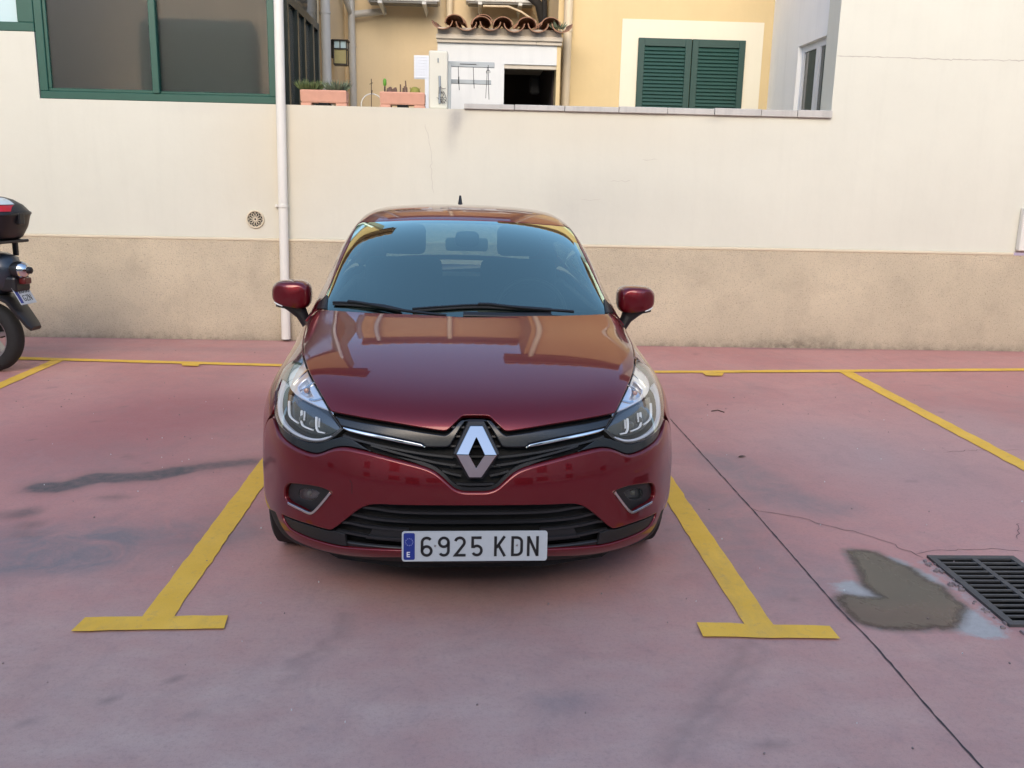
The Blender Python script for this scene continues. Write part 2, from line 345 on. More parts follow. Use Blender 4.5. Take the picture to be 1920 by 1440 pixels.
# outlines measured on the ground (metres)
GROUND = {
 'line_l': [(-1.248,5.188),(-1.212,3.138),(-1.115,4.681),(-1.099,3.147)],
 'bar_l': [(-1.412,3.133),(-0.9,3.152),(-0.888,3.05),(-1.419,3.028)],
 'line_r': [(0.961,4.247),(1.022,3.099),(1.067,4.694),(1.129,3.099)],
 'bar_r': [(0.841,3.106),(1.335,3.079),(1.337,2.983),(0.839,2.997)],
 'stall_r': [(3.196,7.829),(3.369,7.841),(3.326,5.166),(3.219,4.988)],
 'stall_l': [(-3.679,7.868),(-3.548,7.877),(-3.538,6.789),(-3.662,7.039)],
 'back_l': [(-4.142,8.002),(-1.737,7.865),(-1.707,7.728),(-4.083,7.886)],
 'back_r': [(1.629,7.749),(3.258,7.926),(5.093,8.122),(5.003,7.972),(3.202,7.784),(1.611,7.658)],
 'tick_l': [(-2.515,7.776),(-2.343,7.751),(-2.328,7.651),(-2.468,7.67)],
 'tick_r': [(1.977,7.677),(2.158,7.673),(2.108,7.547),(1.971,7.553)],
 'joint': [(1.367,6.093),(1.414,4.33),(1.43,3.24),(1.45,2.948),(1.45,2.542),(1.459,2.247)],
 'crack1': [(1.412,4.357),(1.445,4.304),(1.626,4.215),(1.698,4.128),(1.781,4.056),(1.858,3.998),(1.927,3.907),(1.982,3.797),(2.008,3.724)],
 'crack2': [(1.995,3.787),(2.131,3.814),(2.285,3.823),(2.424,3.836),(2.512,3.805)],
 'crack3': [(2.702,4.171),(2.648,4.095),(2.619,4.022),(2.567,3.951)],
 'crack4': [(1.713,6.337),(1.765,6.35),(1.799,6.308)],
 'crack5': [(2.936,5.362),(3.135,5.418),(3.466,5.442)],
 'puddle': [(1.694,3.803),(1.729,3.81),(1.781,3.804),(1.816,3.784),(1.836,3.719),(1.864,3.662),(1.896,3.619),(1.901,3.552),(1.912,3.482),(1.943,3.442),(1.937,3.392),(1.928,3.316),(1.941,3.285),(1.936,3.244),(1.898,3.203),(1.847,3.125),(1.807,3.083),(1.761,3.073),(1.741,3.087),(1.668,3.068),(1.587,3.068),(1.537,3.077),(1.486,3.105),(1.461,3.133),(1.457,3.191),(1.457,3.261),(1.458,3.313),(1.504,3.356),(1.561,3.329),(1.598,3.324),(1.646,3.335),(1.63,3.4),(1.62,3.445),(1.646,3.526),(1.663,3.61),(1.683,3.723)],
 'cement1': [(1.935,3.239),(1.959,3.204),(1.968,3.135),(1.982,3.07),(1.951,3.024),(1.892,3.015),(1.848,3.042),(1.822,3.069),(1.88,3.174)],
 'cement2': [(1.51,3.433),(1.578,3.478),(1.605,3.433),(1.63,3.4),(1.646,3.335),(1.596,3.319),(1.549,3.345),(1.508,3.377)],
 'cement3': [(1.855,3.726),(1.896,3.675),(1.903,3.6),(1.941,3.54),(1.954,3.453),(1.918,3.493),(1.886,3.564),(1.863,3.637)],
 'grate': [(2.039,3.696),(2.39,3.713),(2.37,3.166),(2.067,3.107)],
 'sgrout': [(1.972,3.701),(1.984,3.565),(1.982,3.392),(1.974,3.214),(1.986,3.07),(2.056,3.088),(2.058,3.244),(2.058,3.46),(2.056,3.677)],
 'streak': [(-2.224,4.583),(-2.15,4.572),(-2.087,4.627),(-2.019,4.741),(-1.894,4.744),(-1.726,4.777),(-1.619,4.869),(-1.503,4.949),(-1.28,5.041)],
 'spot1': [(-2.122,4.226),(-2.191,4.179),(-2.04,4.051),(-2.006,3.937),(-1.809,4.437)],
 'greyband': [(-2.055,3.81),(-1.838,3.813),(-1.561,3.855),(-1.283,3.919),(-1.154,4.003)],
 'greyband2': [(-1.957,3.613),(-1.819,3.614),(-1.618,3.634)],
 'red1': [(-1.984,6.418),(-2.323,5.233),(-2.081,5.986)],
 'palep': [(2.495,5.598),(2.583,5.119),(2.149,5.336),(2.479,4.465)],
 'greyr': [(1.465,5.196),(1.567,4.844),(1.637,4.503),(1.797,4.393)],
 'greyr2': [(1.119,4.434),(1.166,4.045),(1.261,3.756),(1.31,3.52)],
 'tracks': [(0.988,2.96),(0.929,2.836),(0.815,2.667),(0.725,2.539),(0.643,2.422),(0.569,2.293)],
 'tracks2': [(-0.493,3.181),(-0.491,3.01),(-0.536,2.9),(-0.609,2.811)],
 'darkspot': [(0.304,2.577),(0.266,2.82)],
 'marks': [(-1.3,2.489),(-1.131,2.603),(-0.957,2.714),(-1.413,2.811),(-0.829,2.51),(1.62,5.224),(2.46,4.799),(-2.631,6.06),(-2.464,5.881),(-2.448,6.281)],
 'wallstain': [(3.788,9.433),(4.711,9.68)],
}

# ---------------------------------------------------------------- ground
def axis(dense0, dense1, step, far):
    a = list(np.arange(dense0, dense1+1e-6, step)); lo, hi = [], []; d = step; x = dense0
    while x > -far: d *= 1.35; x -= d; lo.append(x)
    d = step; x = dense1
    while x < far: d *= 1.35; x += d; hi.append(x)
    return np.array(lo[::-1]+a+hi)
gx = axis(-6.6, 6.6, .04, 180); gy = axis(1.2, 9.3, .04, 180)
gx = np.unique(np.r_[gx, np.arange(1.40, 2.06, .01), 2.045, 2.40].round(5)); gy = np.unique(np.r_[gy, np.arange(2.90, 3.92, .012), 3.105, 3.715].round(5))
GX, GY = np.meshgrid(gx, gy); P = np.stack([GX.ravel(), GY.ravel()], -1)
n_x, n_y = len(gx), len(gy)
ii = np.arange(n_x*n_y).reshape(n_y, n_x)
F = np.stack([ii[:-1, :-1], ii[:-1, 1:], ii[1:, 1:], ii[1:, :-1]], -1).reshape(-1, 4)
fc = P[F].mean(1); F = F[~((fc[:, 0] > 2.045) & (fc[:, 0] < 2.40) & (fc[:, 1] > 3.105) & (fc[:, 1] < 3.715))]      # the drain opening
me = bpy.data.meshes.new('ground'); me.from_pydata(np.c_[P, np.zeros(len(P))].tolist(), [], F.tolist()); me.update(); me.materials.append(M['ground'])
ground = bpy.data.objects.new('ground', me); COL.objects.link(ground); ground['kind'] = 'structure'
def blob(c, rx, ry, rot=0, p=2.):
    d = P-np.array(c); ca, sa = math.cos(rot), math.sin(rot); x = d[:, 0]*ca+d[:, 1]*sa; y = -d[:, 0]*sa+d[:, 1]*ca
    return np.exp(-((x/rx)**2+(y/ry)**2)**(p/2))
def path(pts, w, soft=.5):
    d = np.full(len(P), 1e9); pts = np.array(pts, float)
    for a, b in zip(pts[:-1], pts[1:]):
        ab = b-a; tt = np.clip(((P-a)@ab)/(ab@ab), 0, 1); d = np.minimum(d, np.linalg.norm(P-a-tt[:, None]*ab, axis=1))
    return 1/(1+np.exp((d-w)/(w*soft)*4))
def smooth01(x): x = np.clip(x, 0, 1); return x*x*(3-2*x)
G = GROUND
grey = np.zeros(len(P)); dark = np.zeros(len(P)); red = np.zeros(len(P)); pale = np.zeros(len(P))
st = np.array(G['streak'])
dark += .95*path(st[:7], .075, .45)+.6*path(st[6:], .06, .6)+.25*path(st, .13, .8)
for c, rx, ry, w in ((G['spot1'][0], .06, .07, .55), (G['spot1'][1], .10, .07, .5), (G['spot1'][2], .06, .06, .5), (G['spot1'][3], .09, .04, .35), (G['spot1'][4], .09, .045, .5)): dark += w*blob(c, rx, ry, 0, 3)
grey += .75*path(G['greyband'], .22, .9)+.7*path(G['greyband2'], .12, .9)
grey += .75*path(G['greyr'], .16, .9)+.55*path(G['greyr2'], .30, .9)
for c in G['red1']: red += .6*blob(c, .75, .65)
pale += .34*blob((2.7, 5.3), 1.7, 1.3)+.2*blob((4.2, 4.6), 1.2, .9)
for c in G['palep']: pale += .16*blob(c, .6, .5)
dark += .30*path(G['tracks'], .025, .6)+.2*path(np.array(G['tracks'])+(.07, 0), .018, .6)+.12*path(np.array(G['tracks'])-(.06, 0), .02, .6)
dark += .28*path(G['tracks2'], .02, .6)+.16*path(np.array(G['tracks2'])+(.05, -.01), .014, .6)
grey += .7*blob(G['darkspot'][0], .10, .08)+.3*blob(G['darkspot'][1], .06, .06)
for k, c in enumerate(G['marks']): dark += (.5 if k < 3 else .4)*blob(c, .028, .016, .35, 4)
for k in range(70):
    c = (rng.uniform(-4, 4.5), rng.uniform(2.1, 8.6)); s_ = rng.uniform(.008, .03); dark += rng.uniform(.12, .4)*blob(c, s_*rng.uniform(1, 2.5), s_, rng.uniform(0, 3), 3)
for k in range(26):
    c = (rng.uniform(-4.5, 5), rng.uniform(2, 8.6)); s_ = rng.uniform(.12, .5); grey += rng.uniform(.08, .26)*blob(c, s_*rng.uniform(1, 2.2), s_, rng.uniform(0, 3))
for k in range(14):
    c = (rng.uniform(1.2, 5), rng.uniform(3, 7.5)); s_ = rng.uniform(.1, .4); pale += rng.uniform(.1, .3)*blob(c, s_*rng.uniform(1, 2), s_, rng.uniform(0, 3))
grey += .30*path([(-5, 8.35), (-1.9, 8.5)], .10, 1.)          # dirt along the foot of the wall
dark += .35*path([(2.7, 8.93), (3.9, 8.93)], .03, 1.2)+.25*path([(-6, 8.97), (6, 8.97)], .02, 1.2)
mauve = smooth01((4.3-P[:, 1])/1.9)*(.55+.35*smooth01((2.2-P[:, 0])/3))+.18*smooth01((P[:, 1]-8.0)/.3)*(P[:, 0] < 0)
def polydist(poly):
    d = np.full(len(P), 9.); m = (P[:, 0] > 1.2) & (P[:, 0] < 2.3) & (P[:, 1] > 2.7) & (P[:, 1] < 4.1); q = P[m]; pl = np.array(poly, float); dd = np.full(len(q), 9.)
    for a, b in zip(pl, np.roll(pl, -1, 0)):
        ab = b-a; tt = np.clip(((q-a)@ab)/max(1e-9, ab@ab), 0, 1); dd = np.minimum(dd, np.linalg.norm(q-a-tt[:, None]*ab, axis=1))
    ins = inside(q, pl); dd[ins] *= -1; d[m] = dd; return d
cement = np.zeros(len(P))
for k_ in ('cement1', 'cement2', 'cement3'): cement = np.maximum(cement, np.clip(.72-polydist(G[k_])/.035*.4, 0, .95))
cement = np.maximum(cement, .42*np.exp(-np.abs(polydist(G['puddle'])-.012)/.03)); cement = np.maximum(cement, np.clip(.40-polydist(G['sgrout'])/.05*.4, 0, .44))
damp = np.clip(.75-polydist(G['puddle'])/.05*.5, 0, 1)
for nm, a in (('cement', cement), ('damp', damp), ('grey', grey), ('dark', dark), ('red', red), ('pale', pale), ('mauve', mauve)):
    at_ = me.attributes.new(nm, 'FLOAT', 'POINT'); at_.data.foreach_set('value', np.clip(a, 0, 1).astype(np.float32))

def sheet(name, poly, z, mat, jitter=0., sub=.05, parent=None):
    """Flat marking: a thin sheet with slightly uneven edges."""
    pts = []
    for a, b in zip(poly, poly[1:]+poly[:1]):
        a = np.array(a, float); b = np.array(b, float); n = max(1, int(np.linalg.norm(b-a)/sub))
        for k in range(n): pts.append(a+(b-a)*k/n+(rng.normal(0, jitter, 2) if jitter and k else 0))
    tri = delaunay_2d_cdt([Vector(p) for p in pts], [(i, (i+1) % len(pts)) for i in range(len(pts))], [], 1, 1e-5)
    o = obj(name, [(p.x, p.y, z) for p in tri[0]], tri[2], mat, parent); return o
def marking(name, polys, label, cat='road marking', group='yellow bay markings'):
    root = empty(name, (0, 0, 0)); tag(root, label, cat, group)
    for k, (nm, p) in enumerate(polys):
        sheet(nm, p, .004+.004*k, M['yellow'], .0022, .06, root)
    return root
marking('bay_marking', [('bay_line', [(-1.212, 3.09), (-1.099, 3.09), (-1.105, 7.70), (-1.225, 7.70)]), ('end_bar', [tuple(p) for p in G['bar_l']])], 'yellow T-shaped bay line between the dark streak stain and the red car')
marking('bay_marking', [('bay_line', [(1.020, 3.05), (1.128, 3.05), (1.075, 7.68), (.950, 7.68)]), ('end_bar', [tuple(p) for p in G['bar_r']])], 'yellow T-shaped bay line between the red car and the puddle')
marking('bay_marking', [('bay_line', [(3.232, 3.05), (3.345, 3.05), (3.335, 5.1), (3.352, 7.80), (3.225, 7.80)]), ('end_bar', [(3.03, 3.0), (3.55, 2.98), (3.55, 3.08), (3.03, 3.1)])], 'yellow bay line slanting to the frame edge beyond the drain grate')
marking('bay_marking', [('bay_line', [(-3.63, 7.84), (-3.53, 7.84), (-3.50, 3.1), (-3.62, 3.1)]), ('end_bar', [(-3.85, 3.0), (-3.3, 3.02), (-3.3, 3.12), (-3.85, 3.1)])], 'short visible piece of yellow bay line running out under the scooter')
def strip(pts, w):
    pts = [np.array(p) for p in pts]
    return [tuple(p+(0, w/2)) for p in pts]+[tuple(p-(0, w/2)) for p in pts[::-1]]
br = G['back_r']
t_ = empty('back_line_marking', (0, 0, 0)); tag(t_, 'long yellow line across the backs of the bays along the wall', 'road marking')
sheet('back_line', [(-6.2, 8.10), (-4.2, 7.98), (-3.1, 7.90), (-1.72, 7.81), (0., 7.755), (1.62, 7.745), (3.25, 7.90), (5.05, 8.08), (6.5, 8.22), (6.5, 8.11), (5.0, 7.97), (3.2, 7.79), (1.61, 7.655), (0., 7.66), (-1.72, 7.715), (-3.1, 7.80), (-4.2, 7.87), (-6.2, 7.98)], .006, M['yellow'], .003, .08, t_)
for k, g_ in enumerate(('tick_l', 'tick_r')):
    sheet('tick_mark', [tuple(p) for p in G[g_]], .010, M['yellow'], .004, .04, t_)
def ribbon(name, pts, w, z, mat, parent=None, jit=.0):
    pts = [np.array(p, float) for p in pts]; q = []
    for a, b in zip(pts[:-1], pts[1:]):
        n = max(1, int(np.linalg.norm(b-a)/.03))
        for k in range(n): q.append(a+(b-a)*k/n+rng.normal(0, jit, 2))
    q.append(pts[-1]); V, F = [], []
    for i, p in enumerate(q):
        t = q[min(i+1, len(q)-1)]-q[max(i-1, 0)]; t = t/np.linalg.norm(t); nrm = np.array((-t[1], t[0])); ww = w*(rng.uniform(.55, 1.2) if jit else 1)*(.3 if jit and i in (0, len(q)-1) else 1)
        V += [(*(p+nrm*ww/2), z), (*(p-nrm*ww/2), z)]
        if i: F.append((2*i-2, 2*i-1, 2*i+1, 2*i))
    return obj(name, V, F, mat, parent)
j_ = ribbon('ground_joint', [(1.20, 9.0), (1.30, 7.2)]+[tuple(p) for p in G['joint']]+[(1.47, 1.2), (1.5, -8)], .0075, .002, M['crack'], None, .0008); j_['kind'] = 'structure'
for k in ('crack1', 'crack2', 'crack3', 'crack5'):
    c_ = ribbon('ground_crack', G[k], .0048 if k == 'crack1' else .0038, .0018, M['crackfine'], None, .007); c_['kind'] = 'structure'
# puddle, dried cement and broken rim by the drain
def blobby(poly, amp, sub=.02):
    out = []
    for a, b in zip(poly, poly[1:]+poly[:1]):
        a = np.array(a, float); b = np.array(b, float); n = max(1, int(np.linalg.norm(b-a)/sub))
        for k in range(n): out.append(tuple(a+(b-a)*k/n+rng.normal(0, amp, 2)))
    return out
px_, py_ = np.arange(1.40, 2.02, .0095), np.arange(3.01, 3.88, .0095); PX, PY = np.meshgrid(px_, py_); q_ = np.stack([PX.ravel(), PY.ravel()], -1)
pl_ = np.array(G['puddle']); dd_ = np.full(len(q_), 9.)
for a, b in zip(pl_, np.roll(pl_, -1, 0)):
    ab = b-a; tt = np.clip(((q_-a)@ab)/max(1e-9, ab@ab), 0, 1); dd_ = np.minimum(dd_, np.linalg.norm(q_-a-tt[:, None]*ab, axis=1))
dd_[inside(q_, pl_)] *= -1
nx_ = len(px_); i_ = np.arange(len(q_)).reshape(len(py_), nx_); f_ = np.stack([i_[:-1, :-1], i_[:-1, 1:], i_[1:, 1:], i_[1:, :-1]], -1).reshape(-1, 4); f_ = f_[dd_[f_].min(1) < .03]
pd = obj('puddle', np.c_[q_, np.full(len(q_), .0022)].tolist(), f_.tolist(), M['puddle'])
for nm, a in (('depth', np.clip(.5-dd_/.045*.5, 0, 1.2)), ('tone', np.clip((3.42-q_[:, 1])/.3, 0, 1))):
    at_ = pd.data.attributes.new(nm, 'FLOAT', 'POINT'); at_.data.foreach_set('value', a.astype(np.float32))
bm = bmesh.new(); bm.from_mesh(pd.data); bmesh.ops.delete(bm, geom=[v for v in bm.verts if not v.link_faces], context='VERTS'); bm.to_mesh(pd.data); bm.free()
tag(pd, 'shallow muddy brown puddle lying between the joint line and the drain grate', 'puddle')
def rubble(poly, n, s0, s1, mat, name):
    mb = MB(); pl = np.array(poly); lo, hi = pl.min(0), pl.max(0); k = 0
    while k < n:
        p = rng.uniform(lo, hi)
        if not inside(p[None], pl)[0]: continue
        s_ = rng.uniform(s0, s1); m = 7; ang = np.sort(rng.uniform(0, 2*math.pi, m)); rr = rng.uniform(.5, 1., m)*s_
        top = [(p[0]+.8*r*math.cos(a), p[1]+.8*r*math.sin(a), .004+s_*.28) for a, r in zip(ang, rr)]; bot = [(p[0]+r*math.cos(a), p[1]+r*math.sin(a), 0) for a, r in zip(ang, rr)]
        mb.add(bot+top, [tuple(range(m, 2*m))]+[(i, (i+1) % m, m+(i+1) % m, m+i) for i in range(m)]); k += 1
    o = mb.build(name, mat); o['kind'] = 'stuff'; return o
rubble(G['sgrout'], 45, .005, .018, M['grout'], 'rubble')
rubble(blobby([(1.95, 3.05), (2.45, 3.07), (2.45, 3.0), (2.0, 2.99)], .01), 16, .006, .02, M['grout'], 'rubble')
rubble([(-3, 2.1), (3, 2.1), (5.5, 8.5), (-5, 8.5)], 150, .002, .006, M['grout'], 'gravel')
rubble([(-2, 2.1), (2.5, 2.1), (3.5, 6.5), (-3, 6.5)], 60, .0015, .0045, M['whitepaint'], 'gravel')
def leaf(x, y, l, w, rz, mat, name, label):
    n = 10; V = [(0, 0, .008)]; ca, sa = math.cos(rz), math.sin(rz)
    for k in range(n):
        a = 2*math.pi*k/n; px, py = l/2*math.cos(a), w/2*math.sin(a)*(1-.35*math.cos(a)); V.append((px*ca-py*sa, px*sa+py*ca, .003+.006*abs(math.sin(a))))
    o = obj(name, V, [(0, 1+k, 1+(k+1) % n) for k in range(n)], mat); o.location = (x, y, 0); tag(o, label, name.replace('fallen_', '')); return o
leaf(GROUND['marks'][5][0], GROUND['marks'][5][1], .055, .022, .4, M['stick'], 'fallen_leaf', 'single dark dry leaf lying beside the joint line near the red car')
tw = GROUND['crack4']; o = MB().tube([(tw[0][0], tw[0][1], .004), (tw[1][0], tw[1][1]+.01, .006), (tw[2][0], tw[2][1], .004)], .0035, 6).build('twig', M['stick'], None, True); tag(o, 'short thin twig lying on the ground behind the dry leaf', 'twig')
# drain grate: cast frame, slotted plate of single bars over a dark pit
gr = empty('drain_grate', (2.215, 3.41, 0)); tag(gr, 'rectangular cast iron drain grate with rows of slots set beside the puddle', 'drain grate')
x0, x1, y0, y1 = 2.055-2.215, 2.39-2.215, 3.115-3.41, 3.705-3.41
MB().box(x0-.02, x1+.02, y0-.02, y1+.02, -.32, -.30).box(x0-.02, x0-.0101, y0-.02, y1+.02, -.30, 0).box(x1+.0101, x1+.02, y0-.02, y1+.02, -.30, 0).box(x0-.01, x1+.01, y0-.02, y0-.0101, -.30, 0).box(x0-.01, x1+.01, y1+.0101, y1+.02, -.30, 0).build('pit', M['void'], gr)
fr = MB(); w_ = .022
fr.box(x0-.03, x0, y0-.03, y1+.03, 0, .012).box(x1, x1+.03, y0-.03, y1+.03, 0, .012).box(x0, x1, y0-.03, y0, 0, .0118).box(x0, x1, y1, y1+.03, 0, .0118); fr.build('frame', M['iron'], gr)
n_b = 13; pitch = (y1-y0)/n_b
MB().box((x0+x1)/2-.012, (x0+x1)/2+.012, y0, y1, .002, .0112).build('centre_rib', M['iron'], gr)
bar = None
for k in range(n_b+1):
    for s in (0, 1):
        xa, xb = (x0, (x0+x1)/2-.012) if s == 0 else ((x0+x1)/2+.012, x1)
        yy = y0+k*pitch; h = .0062
        b_ = MB().box(xa, xb, max(y0, yy-h), min(y1, yy+h), .004, .0105).build('bar', M['iron'], gr)

# ---------------------------------------------------------------- boundary wall along the back of the bays (plane y = 9)
WY = 9.0
def grid_face(name, xs, zs, y, mat, parent, mask=None, attrs=None, off=(0, 0, 0)):
    nx, nz = len(xs), len(zs); V = [(x-off[0], y-off[1], z-off[2]) for z in zs for x in xs]; F = []
    for j in range(nz-1):
        for i in range(nx-1):
            if mask is None or mask((xs[i]+xs[i+1])/2, (zs[j]+zs[j+1])/2): F.append((j*nx+i, j*nx+i+1, (j+1)*nx+i+1, (j+1)*nx+i))
    o = obj(name, V, F, mat, parent)
    if attrs:
        for k, fn in attrs.items():
            a = o.data.attributes.new(k, 'FLOAT', 'POINT'); a.data.foreach_set('value', np.array([fn(v.co.x+off[0], v.co.z+off[2]) for v in o.data.vertices], np.float32).clip(0, 1))
    return o
def gs(x, z, cx, cz, rx, rz, p=2.): return math.exp(-(((x-cx)/rx)**2+((z-cz)/rz)**2)**(p/2))
def stain(x, z):
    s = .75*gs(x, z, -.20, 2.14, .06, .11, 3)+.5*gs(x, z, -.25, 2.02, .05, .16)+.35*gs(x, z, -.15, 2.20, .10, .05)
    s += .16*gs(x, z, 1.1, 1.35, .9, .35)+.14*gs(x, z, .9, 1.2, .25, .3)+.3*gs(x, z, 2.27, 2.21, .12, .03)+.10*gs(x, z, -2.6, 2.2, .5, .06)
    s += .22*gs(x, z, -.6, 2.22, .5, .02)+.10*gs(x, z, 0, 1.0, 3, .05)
    return s
def warm_bounce(x, z):
    return .28*gs(x, z, -1.5, 2.0, .9, .7)+.12*gs(x, z, -2.0, 1.5, .5, .9)+.20*gs(x, z, .8, 2.1, 1.6, .25)  # warm light around the terrace recess, painted as a tint on the wall
wall = empty('boundary_wall', (0, WY, 0)); tag(wall, 'long cream rendered courtyard wall with a rough-cast base running behind the red car', 'wall')
OFF = (0, WY, 0)
xs = np.r_[np.arange(-12, -4.6, .4), np.arange(-4.6, -4.055, .0907), np.arange(-4.056, 3.384, .04), 3.384]; zs = np.r_[np.arange(1.004, 2.242, .04125), 2.2415]
attrs = {'stain': stain, 'stain_warm': warm_bounce}
grid_face('render', xs, zs, WY, M['wall'], wall, None, attrs, OFF)
mb = MB(); mb.box(-12, -4.056, WY, WY+.22, 2.2416, 2.824); mb.build('raised_end', M['wall'], wall, off=OFF)
mb = MB().box(-12, 3.383, WY+.001, WY+.22, 1.0, 2.2405); mb.build('core', M['wall'], wall, off=OFF)
mb = MB().bbox(-12, 5.36, WY-.020, WY+.02, .972, .999, .008, 2); mb.build('bead', M['bead'], wall, off=OFF)
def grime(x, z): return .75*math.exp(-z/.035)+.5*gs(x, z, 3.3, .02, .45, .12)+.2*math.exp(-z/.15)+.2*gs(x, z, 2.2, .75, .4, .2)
def dwarm(x, z): return 0
xs2 = np.arange(-12, 9.01, .06); zs2 = np.r_[np.arange(-.02, .96, .0545), .9715]
dd = grid_face('rough_cast_base', xs2, zs2, WY-.012, M['dado'], wall, None, {'grime': grime}, OFF)
dd.data.validate()
# coping stones
for k, (a, b) in enumerate(zip((-.131, .345, .82, 1.335, 1.80, 2.25, 2.70, 3.05), (.345, .82, 1.335, 1.80, 2.25, 2.70, 3.05, 3.389))):
    dz = rng.normal(0, .0025); dy = rng.normal(0, .004)
    MB().bbox(a+.002, b-.002, WY-.034+dy, WY+.26, 2.2425, 2.289+dz+.003*k, .006, 2).build('coping_stone', M['stone'], wall, off=OFF)
def vstrip(name, pts, w, y, mat, parent, jit=.004, off=OFF):
    o = ribbon(name, pts, w, 0, mat, parent, jit)
    for v in o.data.vertices: v.co = (v.co.x-off[0], y-off[1], v.co.y-off[2])
    return o
for pts in ([(1.28, 1.60), (1.36, 1.603), (1.43, 1.605), (1.49, 1.625)], [(1.58, 1.82), (1.66, 1.822), (1.74, 1.822)], [(1.0, 1.43), (1.1, 1.425), (1.2, 1.435)], [(-.50, 2.10), (-.46, 1.95), (-.43, 1.80), (-.44, 1.62), (-.41, 1.45)], [(.1, 1.30), (.2, 1.31), (.32, 1.30)]):
    vstrip('crack', pts, .0032, WY-.0012, M['hair'], wall)

# right-hand cream building: continues the wall upwards
rb = empty('cream_building', (4.5, WY, 0)); tag(rb, 'tall plain cream rendered building rising to the right of the coping stones', 'building'); OR = (4.5, WY, 0)
RBH = 5.5
mb = MB().box(3.384, 12, WY, WY+.3, 1.0, RBH); mb.build('front_wall', M['wall_right'], rb, off=OR)
vstrip('crack', [(3.39, 2.81), (3.9, 2.813), (4.4, 2.806), (5.0, 2.812), (5.6, 2.82), (7, 2.82)], .008, WY-.0008, M['hair'], rb, .003, OR)
# side face towards the terrace, whitewashed, with its window
SX = 3.430; wy0, wy1, wz0, wz1 = 9.24, 10.24, 2.0, 3.06
mb = MB().box(SX, SX+.25, WY+.3, wy0, 1.5, RBH).box(SX, SX+.25, wy1, 11.3, 1.5, RBH).box(SX, SX+.25, wy0, wy1, wz1, RBH).box(SX, SX+.25, wy0, wy1, 1.5, wz0)
mb.build('side_wall', M['whitewash'], rb, off=OR)
wf = MB().box(SX+.045, SX+.09, wy0, wy0+.06, wz0, wz1).box(SX+.045, SX+.09, wy1-.075, wy1, wz0, wz1).box(SX+.045, SX+.09, wy0+.06, wy1-.075, wz1-.07, wz1).box(SX+.035, SX+.085, (wy0+wy1)/2-.045, (wy0+wy1)/2+.045, wz0, wz1-.07).build('window', M['whitepaint'], rb, off=OR)
MB().box(SX+.06, SX+.065, wy0+.06, wy1-.075, wz0, wz1-.07).build('pane', M['opaqueglass'], wf, off=OR)
mb = MB().box(SX-.012, SX, WY+.30, WY+.36, 2.29, 2.9); mb.build('stained_edge', M['stone'], rb, off=OR)
mb = MB().bbox(5.372, 5.86, WY-.07, WY+.0, 1.02, 1.44, .012, 2).build('meter_cabinet', M['pvc'], None); tag(mb, 'pale grey meter cabinet fixed to the cream wall at the frame edge', 'meter cabinet')

# terrace floor behind the wall
tf = MB().box(-12, 12, WY+.23, 22, 1.2, 1.5).build('terrace_floor', M['stone']); tf['kind'] = 'structure'

def shutter(parent_root, name, x0, x1, z0, z1, y, n, leaf_parent=True):
    """One pair of louvred leaves in the plane y, facing -y."""
    for a, b in ((x0, (x0+x1)/2-.004), ((x0+x1)/2+.004, x1)):
        s_ = .075; m = MB()
        m.bbox(a, a+s_, y-.04, y, z0, z1, .004, 1).bbox(b-s_, b, y-.04, y, z0, z1, .004, 1).box(a+s_, b-s_, y-.038, y, z1-.085, z1-.001).box(a+s_, b-s_, y-.038, y, z0+.001, z0+.085)
        leaf = m.build('shutter_leaf', M['shutter'], parent_root); pitch = (z1-z0-.17)/n
        for k in range(n):
            zc = z0+.085+(k+.5)*pitch; h = pitch*.62
            V = [(a+s_, y-.006, zc+h), (b-s_, y-.006, zc+h), (b-s_, y-.034, zc-h), (a+s_, y-.034, zc-h), (a+s_, y-.001, zc+h-.004), (b-s_, y-.001, zc+h-.004), (b-s_, y-.029, zc-h-.006), (a+s_, y-.029, zc-h-.006)]
            obj('louvre', V, [(0, 3, 2, 1), (4, 5, 6, 7), (0, 1, 5, 4), (2, 3, 7, 6), (1, 2, 6, 5), (3, 0, 4, 7)], M['shutter_slat'], leaf)
        obj('backing', [(a+s_, y+.001, z0+.085), (b-s_, y+.001, z0+.085), (b-s_, y+.001, z1-.085), (a+s_, y+.001, z1-.085)], [(0, 1, 2, 3)], M['blackpit'], leaf)
def eave(parent, xa, xb, y, z, over=.45, d=(0, -1), mat=None):
    """Moulded cornice with barrel tiles along the top of a facade; d points outwards."""
    L_ = xb-xa; n = int(L_/.21); mb = MB(); r_ = .105
    def T(s, o, h): return (xa+s, y+d[1]*o, z+h) if d[0] == 0 else (y+d[0]*o, xa+s, z+h)
    for o0, o1, h0, h1 in ((0, .10, -.26, -.16), (0, .20, -.16, -.06), (-.3, over-.06, -.06, 0.)):
        mb.add([T(0, o0, h0), T(L_, o0, h0), T(L_, o1, h0), T(0, o1, h0), T(0, o0, h1), T(L_, o0, h1), T(L_, o1, h1), T(0, o1, h1)], [(0, 3, 2, 1), (4, 5, 6, 7), (0, 1, 5, 4), (1, 2, 6, 5), (2, 3, 7, 6), (3, 0, 4, 7)])
    mb.build('cornice', M['eave'], parent)
    mb = MB()
    for k in range(n):
        c_ = (k+.5)*L_/n; V = []; 
        for o, h in ((over, .02), (-.6, .32)):
            for q in range(7):
                a_ = math.pi*q/6; V.append(T(c_+r_*math.cos(a_), o, h+r_*.8*math.sin(a_)))
        mb.add(V, [(q, q+1, 8+q, 7+q) for q in range(6)]+[tuple(range(7))])
    o = mb.build('eave_tiles', M['tile'], parent); o['kind'] = 'stuff'
